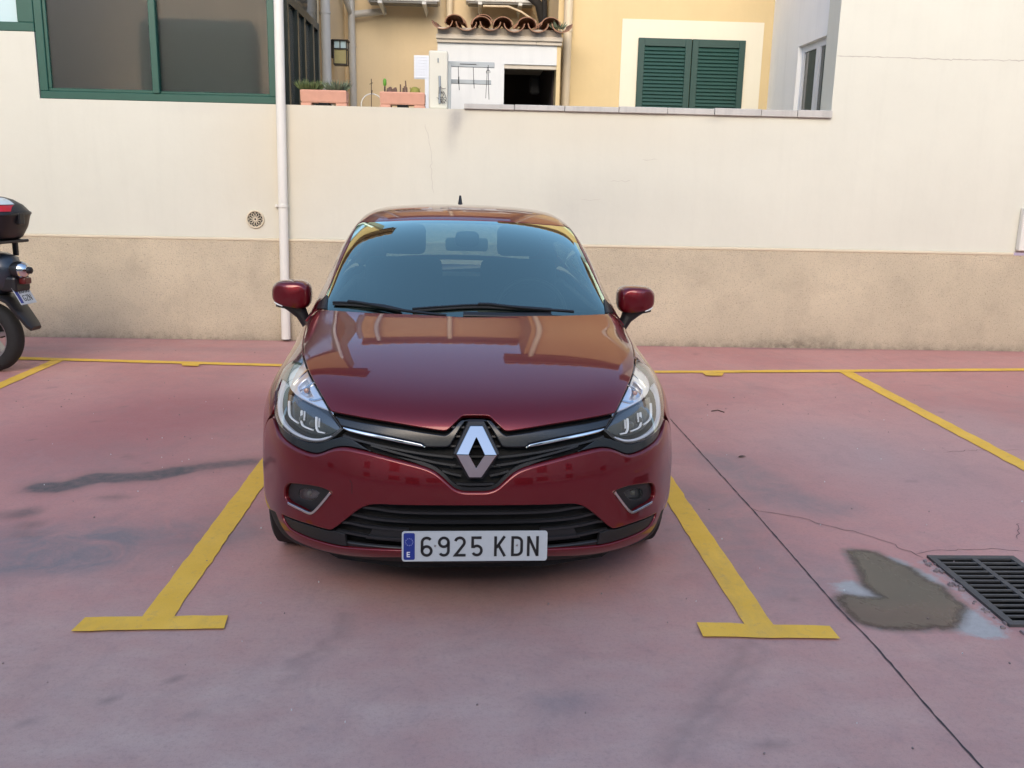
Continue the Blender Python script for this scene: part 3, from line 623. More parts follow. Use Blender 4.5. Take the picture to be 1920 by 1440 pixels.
def facade_window(parent, x, y, z0, z1, w, sgn=-1):
    m = MB().box(x-w/2-.16, x+w/2+.16, y-.012, y, z0-.16, z1+.16).build('surround', M['creamtrim'], parent)
    m = MB()
    for k in range(2):
        a = x-w/2+k*w/2; m.box(a+.01, a+w/2-.01, y-.05, y-.014, z0, z1)
    m.build('shutter', M['shutter'], parent)

# yellow building with the louvred window
yb = empty('yellow_building', (0, 0, 0)); tag(yb, 'yellow ochre rendered house with a cream-framed green shuttered window', 'building')
YY = 11.2; YX0, YX1 = .915, SX+.02; YH = 6.2
sx0, sx1, sz0, sz1 = 1.856, 3.113, 2.05, 3.240
mb = MB().box(YX0, YX1, YY, YY+.3, 1.5, 4.0).box(YX0, YX0+.3, YY+.3, 13.6, 1.5, 4.0); mb.build('wall', M['ochre'], yb); MB().box(YX0, YX1, YY-.004, YY+.3, 4.0, YH).box(YX0, YX0+.3, YY+.3, 13.6, 4.0, YH).build('upper_wall', M['ochre_for_reflection'], yb); MB().box(YX0-.02, YX1, YY-.05, YY-.0041, 3.95, 4.05).build('added_string_course', M['cornice'], yb)  # upper storey coloured darker for the hood reflection; string course added at the join
fs = MB().box(1.660, sx0, YY-.012, YY-.0, 1.9, 3.446).box(sx1, 3.322, YY-.012, YY, 1.9, 3.446).box(sx0, sx1, YY-.012, YY, sz1, 3.446); fs.build('window_surround', M['creamtrim'], yb)
shutter(yb, 'shutter', sx0, sx1, sz0, sz1, YY-.004, 25)
eave(yb, YX0-.3, YX1, YY, YH)
# recessed house front behind the terrace
bb = empty('ochre_house', (0, 0, 0)); tag(bb, 'recessed beige ochre house front behind the terrace, carrying the air conditioners', 'building')
BY = 13.3; BH = 6.3
MB().box(-2.1, YX0, BY, BY+.3, 1.5, 4.55).build('wall', M['beige'], bb); MB().box(-2.1, YX0, BY-.004, BY+.3, 4.55, BH).build('upper_wall', M['ochre_for_reflection'], bb); eave(bb, -2.1, YX0, BY, BH)

# conservatory building on the left
lb = empty('conservatory_building', (0, 0, 0)); tag(lb, 'building on the left with green-framed frosted windows above the wall', 'building')
LX = -1.83; LH = 5.7
MB().box(-16, LX, WY+.02, WY+.3, 4.25, LH).build('upper_wall', M['ochre_for_reflection'], lb)
MB().box(LX-.25, LX, 11.12, BY, 1.5, 4.5).box(LX-.25, LX, WY+.3, 11.12, 3.9, 4.5).box(LX-.25, LX, WY+.3, WY+.9, 4.5, LH).build('side_wall', M['beige'], lb)
eave(lb, -16, LX+.3, WY+.02, LH)
eave(rb, -1.15-0*4.5, 7.5, 0, RBH)  # relative to the cream building's own base
# frosted windows of the conservatory (frame, mullion, panes) and the pale pane at the upper left
def frame_piece(parent, name, b, mat=None): return MB().bbox(*b, .004, 1).build(name, mat or M['green'], parent)
FY = WY+.045
GX0, GX1 = -4.052, -1.888
win = MB(); win.bbox(GX0, GX1+.005, FY-.035, FY+.05, 2.2435, 2.312, .005, 1).bbox(GX0, GX0+.075, FY-.035, FY+.05, 2.312, 4.25, .005, 1).bbox(GX1-.062, GX1+.005, FY-.035, FY+.05, 2.312, 4.25, .005, 1).bbox(-3.022, -2.958, FY-.045, FY+.05, 2.312, 4.25, .005, 1)
wf = win.build('window', M['green'], lb)
MB().bbox(GX0+.075, GX0+.105, FY-.02, FY+.03, 2.34, 4.25, .004, 1).bbox(GX0+.075, -3.022, FY-.02, FY+.03, 2.312, 2.34, .004, 1).bbox(-2.958, GX1-.062, FY-.02, FY+.03, 2.312, 2.335, .004, 1).build('sash', M['green'], wf)
MB().box(GX0+.09, -3.022, FY, FY+.012, 2.33, 4.25).build('pane', M['frost'], wf)
MB().box(-2.958, GX1-.062, FY+.015, FY+.027, 2.33, 4.25).build('pane', M['frost'], wf)
win2 = MB().bbox(-12, GX0-.001, FY-.045, FY+.05, 2.826, 2.905, .005, 1).bbox(-4.2, GX0-.001, FY-.04, FY+.05, 2.905, 4.25, .005, 1).bbox(-6.3, -6.2, FY-.04, FY+.05, 2.905, 4.25, .005, 1)
wf2 = win2.build('window', M['green'], lb); wf2['label'] = 'pale blue upper window'
MB().box(-12, -4.2, FY, FY+.012, 2.905, 4.25).build('pane', M['paleglass'], wf2)
# room behind the frosted panes with something dark stored against the glass
MB().box(-12, LX-.25, 10.9, 11.0, 1.5, 4.25).build('room_wall', M['roomwall'], lb)
MB().bbox(-3.22, -2.10, FY+.14, FY+.45, 2.0, 3.02, .12, 3).build('stored_furniture', M['frostin'], lb)
# dark sliding windows in the side wall facing the terrace
dw = MB(); xa, xb = LX-.06, LX+.012
dw.box(xa, xb, WY+.302, 11.118, 3.20, 3.28)
for y in (9.34, 9.78, 10.22, 10.66, 11.06): dw.box(xa, xb+(.012 if y in (9.78, 10.66) else 0), y-.035, y+.035, 1.5, 3.20)
dwo = dw.build('side_window', M['darkframe'], lb)
for k, (a, b) in enumerate(((9.375, 9.745), (9.815, 10.185), (10.255, 10.625), (10.695, 11.025))):
    MB().box(LX-.03, LX-.02, a, b, 1.5, 3.20).build('pane', M['opaqueglass'], dwo)
MB().box(LX-.05, LX-.004, WY+.302, 11.118, 3.28, 3.9).build('upper_pane', M['opaqueglass'], dwo)

def downpipe(name, pts, r, mat, label, brackets=(), bmat=None, wallside=(0, 1)):
    root = empty(name, pts[0]); tag(root, label, 'downpipe'); o = pts[0]
    MB().tube(pts, r, 20).build('pipe', mat, root, True, off=o)
    for z in brackets:
        i = 0; p0, p1 = Vector(pts[0]), Vector(pts[-1]); t = (z-p0.z)/(p1.z-p0.z) if abs(p1.z-p0.z) > .01 else 0; c = p0+(p1-p0)*t
        m = MB().lathe([(r+.001, -.012), (r+.007, -.012), (r+.007, .012), (r+.001, .012)], c, 'z', 20, True); m.bbox(c.x-r-.035, c.x-r-.004, c.y+r-.02, c.y+r+.012, z-.012, z+.012, .003, 1)
        m.build('bracket', bmat or mat, root, True, off=o)
    return root
downpipe('downpipe', [(-1.853, WY-.066, .028), (-1.822, WY-.062, 3.3), (-1.815, WY-.062, 4.6)], .044, M['pvc'], 'white downpipe fixed to the front of the courtyard wall beside the round vent', (1.31, 3.6))
downpipe('downpipe', [(-1.755, 11.22, 1.5), (-1.765, 11.22, 4.9)], .055, M['pvc_grey'], 'grey white downpipe beside the dark sliding windows', (3.42,))
downpipe('downpipe', [(-1.69, 13.12, 1.5), (-1.74, 13.12, 6.6)], .048, M['pvc_grey'], 'pale downpipe in the corner behind the wall lantern', (3.3,))
downpipe('downpipe', [(1.012, YY-.07, 1.5), (1.038, YY-.07, 6.1)], .050, M['pvc_cream'], 'cream downpipe at the edge of the yellow house', (3.29,))
downpipe('downpipe', [(-.40, 13.2, 3.6), (-.40, 13.2, 6.6)], .05, M['pvc_cream'], 'short cream downpipe between the two air conditioners')
c_ = MB().tube([(-1.70, 13.15, 3.72), (-1.25, 13.18, 3.78)], .045, 12).tube([(-1.80, 12.6, 4.0), (-1.72, 13.1, 3.72)], .03, 10).build('branch_pipe', M['pvc_grey'], None, True); tag(c_, 'branch pipe joining the corner downpipe below the air conditioner', 'pipe')

# round ceramic vent with petal openings
v = empty('round_vent', (-2.121, WY-.012, 1.177)); tag(v, 'round pierced ceramic vent with a flower pattern low on the wall', 'vent')
m = MB().lathe([(.069, .004), (.074, -.006), (.083, -.006), (.086, .002), (.086, .012), (.069, .012)], (0, 0, 0), 'y', 40, True); m.build('rim', M['bead'], v, True)
MB().lathe([(0, .0085), (.072, .0085)], (0, 0, 0), 'y', 32).build('backing', M['blackpit'], v)
m = MB().lathe([(.010, .008), (.010, -.002), (.019, -.002), (.019, .008)], (0, 0, 0), 'y', 16, True); m.build('hub', M['bead'], v)
rv = [(.012, .0), (.030, .23), (.045, .262), (.058, .14), (.071, .0)]
for k in range(12):
    a0 = 2*math.pi*k/12; m = MB()
    for s in (-1, 1):
        pts = [((.018+.052*t)*math.cos(a0+s*.26*math.sin(math.pi*t)*(1-.35*t)), 0, (.018+.052*t)*math.sin(a0+s*.26*math.sin(math.pi*t)*(1-.35*t))) for t in np.linspace(0, 1, 6)]
        m.tube(pts, .0024, 6)
    m.build('petal', M['bead'], v, True)

# tiled white shed on the terrace
sh = empty('shed', (.21, 10.6, 2.0)); tag(sh, 'small whitewashed lean-to with a dark opening under a short barrel-tile roof', 'shed'); OS = (.21, 10.6, 2.0)
SA, SB, SYY = -.450, .905, 10.6; ox0, ox1, oz1 = .285, .862, 2.842
MB().box(SA, ox0, SYY, SYY+.14, 1.5, 3.09).box(ox0, ox1, SYY, SYY+.14, oz1, 3.09).box(SA, SA+.12, SYY+.14, 13.25, 1.5, 3.09).build('front_wall', M['shedwall'], sh, off=OS)
MB().box(ox1, SB, SYY, SYY+.30, 1.5, 3.09).build('jamb', M['ochre'], sh, off=OS)
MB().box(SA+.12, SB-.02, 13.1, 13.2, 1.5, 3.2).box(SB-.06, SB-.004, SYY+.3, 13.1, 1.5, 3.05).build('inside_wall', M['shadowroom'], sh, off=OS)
MB().box(ox0, ox1, SYY+.02, SYY+.12, 2.80, 2.8415).build('lintel', M['cornice'], sh, off=OS)
MB().bbox(.60, .72, SYY+.5, SYY+.62, 2.58, 2.78, .03, 2).build('hanging_bag', M['blackpit'], sh, off=OS)
m = MB().bbox(SA-.008, .63, SYY-.035, SYY+.02, 3.048, 3.082, .004, 1).bbox(.632, SB+.008, SYY-.033, SYY+.02, 3.046, 3.081, .004, 1).bbox(SA-.014, SB+.012, SYY-.06, SYY+.02, 3.0825, 3.13, .006, 1); m.build('cornice', M['cornice'], sh, off=OS)
MB().box(SA, SB, SYY+.14, 13.25, 3.00, 3.04).build('roof_deck', M['cornice'], sh, off=OS)
MB().box(SA, SB, SYY-.02, SYY+.12, 3.131, 3.205).build('mortar_bed', M['cornice'], sh, off=OS)
def barrel(xc, zc, y0, y1, rad, up, th=.0105, rise=.25, sq=.80, a_ext=0.0, tilt=0.):
    V = []; n = 12
    for y, dz, rr in ((y0, 0, rad), (y1, rise*(y1-y0), rad*.86)):
        for r_ in (rr, rr-th):
            for k in range(n+1):
                a = -a_ext+(math.pi+2*a_ext)*k/n; V.append((xc+r_*math.cos(a)+tilt*(y-y0), y, zc+dz+up*r_*sq*math.sin(a)))
    F = []; w = n+1
    for k in range(n):
        F += [(k, k+1, 2*w+k+1, 2*w+k), (w+k, 3*w+k, 3*w+k+1, w+k+1), (k, w+k, w+k+1, k+1), (2*w+k, 2*w+k+1, 3*w+k+1, 3*w+k)]
    F += [(0, 2*w, 3*w, w), (n, w+n, 3*w+n, 2*w+n)]
    return MB().add(V, F)
pit = .2585
for k in range(6):      # channel tiles
    barrel(SA+.075+k*pit-.02, 3.248+rng.normal(0, .004), SYY-.16, SYY+.34, .115, -1, rise=.10).build('roof_tile', M['tile'], sh, 60, off=OS)
for k in range(5):      # cover tiles
    barrel(SA+.075+(k+.5)*pit-.015+(.03 if k == 1 else 0), 3.222+rng.normal(0, .003), SYY-.20+rng.normal(0, .015), SYY+.34, .108, 1, rise=.10).build('roof_tile', M['tile'], sh, 60, off=OS)
barrel(SA+.075+1.62*pit, 3.262, SYY-.05, SYY+.34, .105, 1, tilt=.1, rise=.10).build('roof_tile', M['tile'], sh, 60, off=OS)
for q in range(1, 5):
    m = MB()
    for k in range(5):
        b_ = barrel(SA+.075+(k+.5)*pit, 3.225+.05*q, SYY-.2+.42*q, SYY+.34+.42*q, .108, 1, rise=.10); m.add(b_.v, b_.f)
        b_ = barrel(SA+.075+k*pit, 3.248+.05*q, SYY-.16+.42*q, SYY+.34+.42*q, .115, -1, rise=.10); m.add(b_.v, b_.f)
    o = m.build('roof_tiles', M['tile'], sh, 60, off=OS); o['kind'] = 'stuff'
def sprigs(mb, c, rad, n, ln, w, up=.8):
    for k in range(n):
        a = rng.uniform(0, 2*math.pi); r_ = rad*math.sqrt(rng.uniform(0, 1)); p = np.array((c[0]+r_*math.cos(a), c[1]+r_*math.sin(a)*.6, c[2]))
        d = np.array((math.cos(a)*rng.uniform(.1, .8), math.sin(a)*rng.uniform(.1, .8), up*rng.uniform(.5, 1.2))); d /= np.linalg.norm(d); l_ = ln*rng.uniform(.5, 1.1)
        s = np.cross(d, rng.normal(0, 1, 3)); s /= np.linalg.norm(s); m_ = p+d*l_*.5
        mb.add([p, m_+s*w, p+d*l_, m_-s*w], [(0, 1, 2, 3)])
    return mb
m = sprigs(MB(), (.86, SYY-.10, 3.2), .05, 60, .10, .008); o = m.build('roof_weed', M['leaf_grey'], None, recalc=False); tag(o, 'tuft of weeds growing at the end of the shed tiles', 'weed')

# air conditioners on the recessed front
def ac(x0, x1, z0, label, fan_x):
    root = empty('air_conditioner', ((x0+x1)/2, 12.9, z0)); tag(root, label, 'air conditioner', 'outdoor units of air conditioners'); o = ((x0+x1)/2, 12.9, z0)
    MB().bbox(x0, x1, 12.78, 13.10, z0, z0+.62, .015, 2).build('casing', M['ac'], root, off=o)
    MB().box(x0+.03, x1-.03, 12.80, 13.05, z0-.02, z0-.001).build('base_pan', M['ac_dark'], root, off=o)
    m = MB()
    for k in range(14): m.box(x0+.05, fan_x, 12.768, 12.779, z0+.045+k*.038, z0+.06+k*.038)
    m.build('fan_grille', M['ac_dark'], root, off=o)
    for s in (x0+.18, x1-.20):
        MB().add([(s-.02, 12.66, z0-.055), (s+.03, 12.66, z0-.055), (s+.03, 13.28, z0-.055), (s-.02, 13.28, z0-.055), (s-.02, 12.66, z0-.021), (s+.03, 12.66, z0-.021), (s+.03, 13.28, z0-.021), (s-.02, 13.28, z0-.021), (s+.005, 13.28, z0-.12)], [(0, 1, 5, 4), (4, 5, 6, 7), (1, 2, 6, 5), (3, 0, 4, 7), (0, 3, 8), (1, 8, 2), (0, 8, 1)]).build('bracket', M['ac'], root, off=o)
    return root
ac(-1.47, -.52, 3.845, 'white air conditioner unit on brackets above the wall lantern terrace', -.80)
ac(-.175, .73, 3.865, 'air conditioner unit standing right above the shed tiles', .30)
m = MB().tube([(.62, 12.75, 3.97), (.78, 12.8, 3.86), (.84, 12.9, 3.62), (.86, 13.0, 3.45)], [.05, .055, .04, .03], 10).tube([(.80, 12.75, 4.1), (.86, 12.8, 3.9), (.88, 12.9, 3.5)], .035, 8); o = m.build('hose_bundle', M['wire'], None, True); tag(o, 'black insulated hose bundle hanging beside the air conditioner over the shed', 'hose')
m = MB().tube([(.05, 12.72, 3.80), (.38, 12.7, 3.80), (.55, 12.7, 3.74), (.75, 12.7, 3.62)], .014, 8); o = m.build('drain_hose', M['pvc_cream'], None, True); tag(o, 'thin cream drain hose under the air conditioner over the shed', 'hose')

# wall lantern
ln = empty('wall_lantern', (-1.70, 12.0, 3.08)); tag(ln, 'square bronze wall lantern with amber glass beside the corner downpipe', 'lantern')
MB().bbox(-.13, -.10, -.05, .05, -.06, .15, .004, 1).box(-.10, -.04, -.012, .012, .10, .125).build('wall_plate', M['bronze'], ln)
m = MB().bbox(-.10, .10, -.10, .10, .135, .15, .004, 1).box(-.085, -.073, -.085, -.073, -.13, .135).box(.073, .085, -.085, -.073, -.13, .135).box(-.085, -.073, .073, .085, -.13, .135).box(.073, .085, .073, .085, -.13, .135).box(-.085, .085, -.085, .085, -.145, -.13).box(-.073, .073, -.085, -.075, .035, .05).box(-.006, .006, -.085, -.075, .05, .135).box(.075, .085, -.073, .073, .035, .05)
m.build('cage', M['bronze'], ln); MB().box(-.07, .07, -.07, .07, -.13, .034).build('glass', M['lampglass'], ln); MB().box(-.07, .07, -.07, .07, .034, .134).build('upper_glass', M['paleglass'], ln)

# planters on the wall top
def planter(x0, x1, label):
    root = empty('planter', ((x0+x1)/2, 9.12, 2.2425)); tag(root, label, 'planter', 'terracotta window boxes on the wall'); w = (x1-x0)/2
    z0, z1, d0, d1 = .028, .142, .075, .092; m = MB()
    V = []
    for z, e, d in ((z0, -.012, d0), (z0+.012, -.002, d0+.006), (z1-.012, 0, d1), (z1, -.006, d1-.004)): V += [(-w-e, -d, z), (w+e, -d, z), (w+e, d, z), (-w-e, d, z)]
    F = [(3, 2, 1, 0)]
    for k in range(3): F += [(4*k+i, 4*k+(i+1) % 4, 4*k+4+(i+1) % 4, 4*k+4+i) for i in range(4)]
    b = .016; V += [(-w+b, -d1+b, z1), (w-b, -d1+b, z1), (w-b, d1-b, z1), (-w+b, d1-b, z1), (-w+b, -d1+b, z1-.02), (w-b, -d1+b, z1-.02), (w-b, d1-b, z1-.02), (-w+b, d1-b, z1-.02)]
    F += [(12+i, 12+(i+1) % 4, 16+(i+1) % 4, 16+i) for i in range(4)]+[(16+i, 16+(i+1) % 4, 20+(i+1) % 4, 20+i) for i in range(4)]
    m.add(V, F).build('trough', M['terracotta'], root)
    obj('soil', [(-w+b, -d1+b, z1-.018), (w-b, -d1+b, z1-.018), (w-b, d1-b, z1-.018), (-w+b, d1-b, z1-.018)], [(0, 1, 2, 3)], M['soil'], root)
    for x in (-w+.05, 0, w-.05): MB().bbox(x-.05, x+.05, -.075, .075, 0, .0275, .004, 1).build('foot', M['terracotta'] if x else M['void'], root)
    return root
planter(-1.668, -1.238, 'terracotta window box with bushy grey-green plants next to the white downpipe')
planter(-.925, -.503, 'terracotta window box with cacti next to the cream post')
m = sprigs(MB(), (-1.585, 9.11, 2.375), .095, 420, .115, .0040, .9); o = m.build('bushy_plant', M['leaf'], None, recalc=False); tag(o, 'fine bushy green plant filling the end of the window box by the downpipe', 'plant')
m = sprigs(MB(), (-1.335, 9.11, 2.375), .085, 170, .125, .0065, .9); o = m.build('spiky_plant', M['leaf_grey'], None, recalc=False); tag(o, 'sparse spiky grey-green plant in the window box under the lantern', 'plant')
m = MB().tube([(-.885, 9.12, 2.36), (-.885, 9.12, 2.44)], .008, 8); o = m.tube([(-.885, 9.12, 2.4), (-.885, 9.12, 2.41)], .009, 8).build('cactus_stem', M['stick'], None, True); tag(o, 'thin dark cactus stem carrying a bright green column', 'cactus')
o = MB().lathe([(.0, 2.44), (.012, 2.445), (.016, 2.46), (.016, 2.495), (.010, 2.508), (0, 2.512)], (-.885, 9.12, 0), 'z', 12).build('green_cactus', M['cactus'], None, True); tag(o, 'bright green cactus column on a thin dark stem', 'cactus')
m = MB()
for k in range(14):
    a, b = rng.uniform(-.045, .045), rng.uniform(-.03, .03); h = rng.uniform(.045, .075); m.lathe([(0, 2.355), (.014, 2.36), (.017, 2.36+h*.6), (.010, 2.36+h), (0, 2.362+h)], (-.825+a, 9.12+b, 0), 'z', 7)
o = m.build('brown_succulent', M['cactus_b'], None, True); tag(o, 'low clump of brownish succulent in the window box by the post', 'succulent')
m = MB()
for x, h in ((-.735, .10), (-.715, .07), (-.70, .085), (-.68, .135), (-.675, .075)): m.tube([(x, 9.12, 2.35), (x+rng.normal(0, .006), 9.12, 2.36+h)], [.009, .006], 7)
o = m.build('stub_cactus', M['cactus_b'], None, True); tag(o, 'group of short woody cactus stubs in the window box by the post', 'cactus')
m = MB().lathe([(.048, 2.35), (.050, 2.395), (.042, 2.42), (.024, 2.437), (0, 2.442)], (-.60, 9.12, 0), 'z', 14); m = sprigs(m, (-.60, 9.12, 2.41), .045, 90, .03, .002, 1.2); o = m.build('barrel_cactus', M['cactus_y'], None, recalc=False); tag(o, 'round yellowish barrel cactus at the post end of the window box', 'cactus')
pts = [(-1.012+.103*math.cos(a), 9.16, 2.268+.103*math.sin(a)) for a in np.linspace(0, 2*math.pi, 37)[:-1]]; m = MB().tube(pts+[pts[0]], .006, 8, False)
o = m.build('hoop', M['hoop'], None, True); tag(o, 'thin pale hoop standing upright on the wall between the window boxes', 'hoop')
m = MB().tube([(-1.015, 9.13, 2.24), (-1.012, 9.13, 2.505)], .004, 6).tube([(-1.03, 9.13, 2.455), (-.998, 9.13, 2.47)], .003, 6).tube([(-1.013, 9.13, 2.37), (-1.005, 9.13, 2.40)], .005, 6); o = m.build('dry_stem', M['stick'], None, True); tag(o, 'dry dark stem rising behind the pale hoop', 'stem')

# post, lattice, brackets, wires
po = empty('gate_post', (-.38, 9.17, 2.2425)); tag(po, 'cream rendered post standing on the wall beside the cactus box', 'post')
MB().bbox(-.088, .092, -.09, .09, 0, .528, .018, 3).build('shaft', M['wall'], po)
m = MB().tube([(.015, -.094, .05), (.018, -.096, .20), (.014, -.095, .30)], .012, 8).tube([(0, -.094, .42), (0, -.094, .46)], .006, 6); m.build('metal_catch', M['steel'], po, True)
m = MB()
for k in range(16):
    a = rng.uniform(-.03, .075); z = rng.uniform(.05, .20); m.tube([(.015, -.098, z), (.015+a*.6, -.11, z+rng.uniform(-.02, .03)), (.015+a, -.115, z+rng.uniform(-.05, .04))], .0022, 5)
o = m.build('wire_twist', M['wire'], None, True); o.location = (-.38, 9.17, 2.2425); tag(o, 'tangle of dark wire tied to the front of the cream post', 'wire')
MB().box(.0935, .12, -.05, .06, .0, .42).build('side_rail', M['steel'], po)
la = empty('white_lattice', (-.57, 9.75, 2.5)); tag(la, 'white plastic lattice panel behind the cream post', 'panel')
m = MB()
for k in range(7): m.box(-.075+k*.025, -.060+k*.025, -.004, .004, .08, .30)
for k in range(8): m.box(-.080, .105, -.007, -.0045, .09+k*.028, .105+k*.028)
m.build('grid', M['lattice'], la); MB().box(.03, .105, -.004, .004, -.5, .08).build('lower_strip', M['lattice'], la); MB().box(-.08, .105, .006, .010, .075, .305).build('sheet_back', M['lattice'], la)
bk = empty('steel_bracket', (-.28, 9.35, 2.68)); tag(bk, 'upper galvanised steel arm reaching out from the cream post', 'bracket', 'steel arms on the post')
MB().bbox(-.02, .435, -.02, .02, -.022, .026, .003, 1).build('arm', M['steel'], bk); MB().box(.10, .26, -.024, -.021, .001, .006).build('slot', M['void'], bk); 
bk2 = empty('steel_bracket', (-.28, 9.35, 2.52)); tag(bk2, 'lower shorter galvanised steel arm reaching out from the cream post', 'bracket', 'steel arms on the post')
MB().bbox(-.02, .405, -.02, .02, -.018, .020, .003, 1).build('arm', M['steel'], bk2); MB().tube([(.09, -.026, -.02), (.09, -.026, .045)], .006, 6).build('clip', M['void'], bk2)
for xs_, z0, z1, lab in ((-.195, 2.66, 2.44, 'thin wire hanging nearest the post from the steel arms'), (-.05, 2.655, 2.46, 'thin wire hanging midway along the steel arms'), (.095, 2.68, 2.36, 'long thin wire with a hook hanging at the tip of the steel arms')):
    m = MB().tube([(xs_, 9.32, z0), (xs_+.004, 9.318, (z0+z1)/2), (xs_+.012, 9.32, z1)], .0032, 6)
    if xs_ > 0: m.tube([(xs_+.018*math.cos(a), 9.318, 2.615+.018*math.sin(a)) for a in np.linspace(-.5, 4.2, 10)], .0032, 6).tube([(xs_-.008, 9.32, 2.66), (xs_-.02, 9.318, 2.37)], .0028, 6)
    o = m.build('hanging_wire', M['wire'], None, True); tag(o, lab, 'wire', 'wires on the steel arms')

# buildings closing the courtyard behind and beside the camera
def far_building(name, x0, x1, y0, y1, h, mat, label, face, wins):
    root = empty(name, ((x0+x1)/2, (y0+y1)/2, 0)); tag(root, label, 'building'); o = ((x0+x1)/2, (y0+y1)/2, 0)
    MB().box(x0, x1, y0, y1, 0, h).build('wall', mat, root, off=o)
    for c, z0, z1, w in wins:
        m = MB()
        if face == 'y': m.box(c-w/2, c+w/2, y1-.05, y1+.03, z0, z1)
        elif face == 'x-': m.box(x1-.05, x1+.03, c-w/2, c+w/2, z0, z1)
        else: m.box(x0-.03, x0+.05, c-w/2, c+w/2, z0, z1)
        m.build('window', M['shutter'], root, off=o)
    return root
fb = far_building('opposite_building', -22, 24, -15, -9, 7.4, M['wall_right'], 'cream building across the courtyard behind the viewer', 'y', [(x, .9+2.9*0, 2.3, 1.2) for x in (-9, -5.2, -1.6, 2.4, 6, 9.6)]+[(x, 3.3, 4.5, 1.1) for x in (-9, -5.2, -1.6, 2.4, 6, 9.6)]+[(x, 5.4, 6.6, 1.1) for x in (-9, -5.2, -1.6, 2.4, 6, 9.6)]+[(.4, .02, 2.4, 1.9)]+[(-3.4, .02, 2.2, 1.2), (4.2, .02, 2.3, 1.6)])
far_building('side_building', -20, -13.5, -9, 9, 7.0, M['wall'], 'pale rendered building closing the courtyard beyond the scooter', 'x-', [(y, 1, 2.2, 1.2) for y in (-5, 0, 5)])
far_building('side_building', 13.5, 20, -9, 9, 7.0, M['wall_right'], 'cream rendered building closing the courtyard beyond the drain grate', 'x+', [(y, 1, 2.2, 1.2) for y in (-5, 0, 5)])

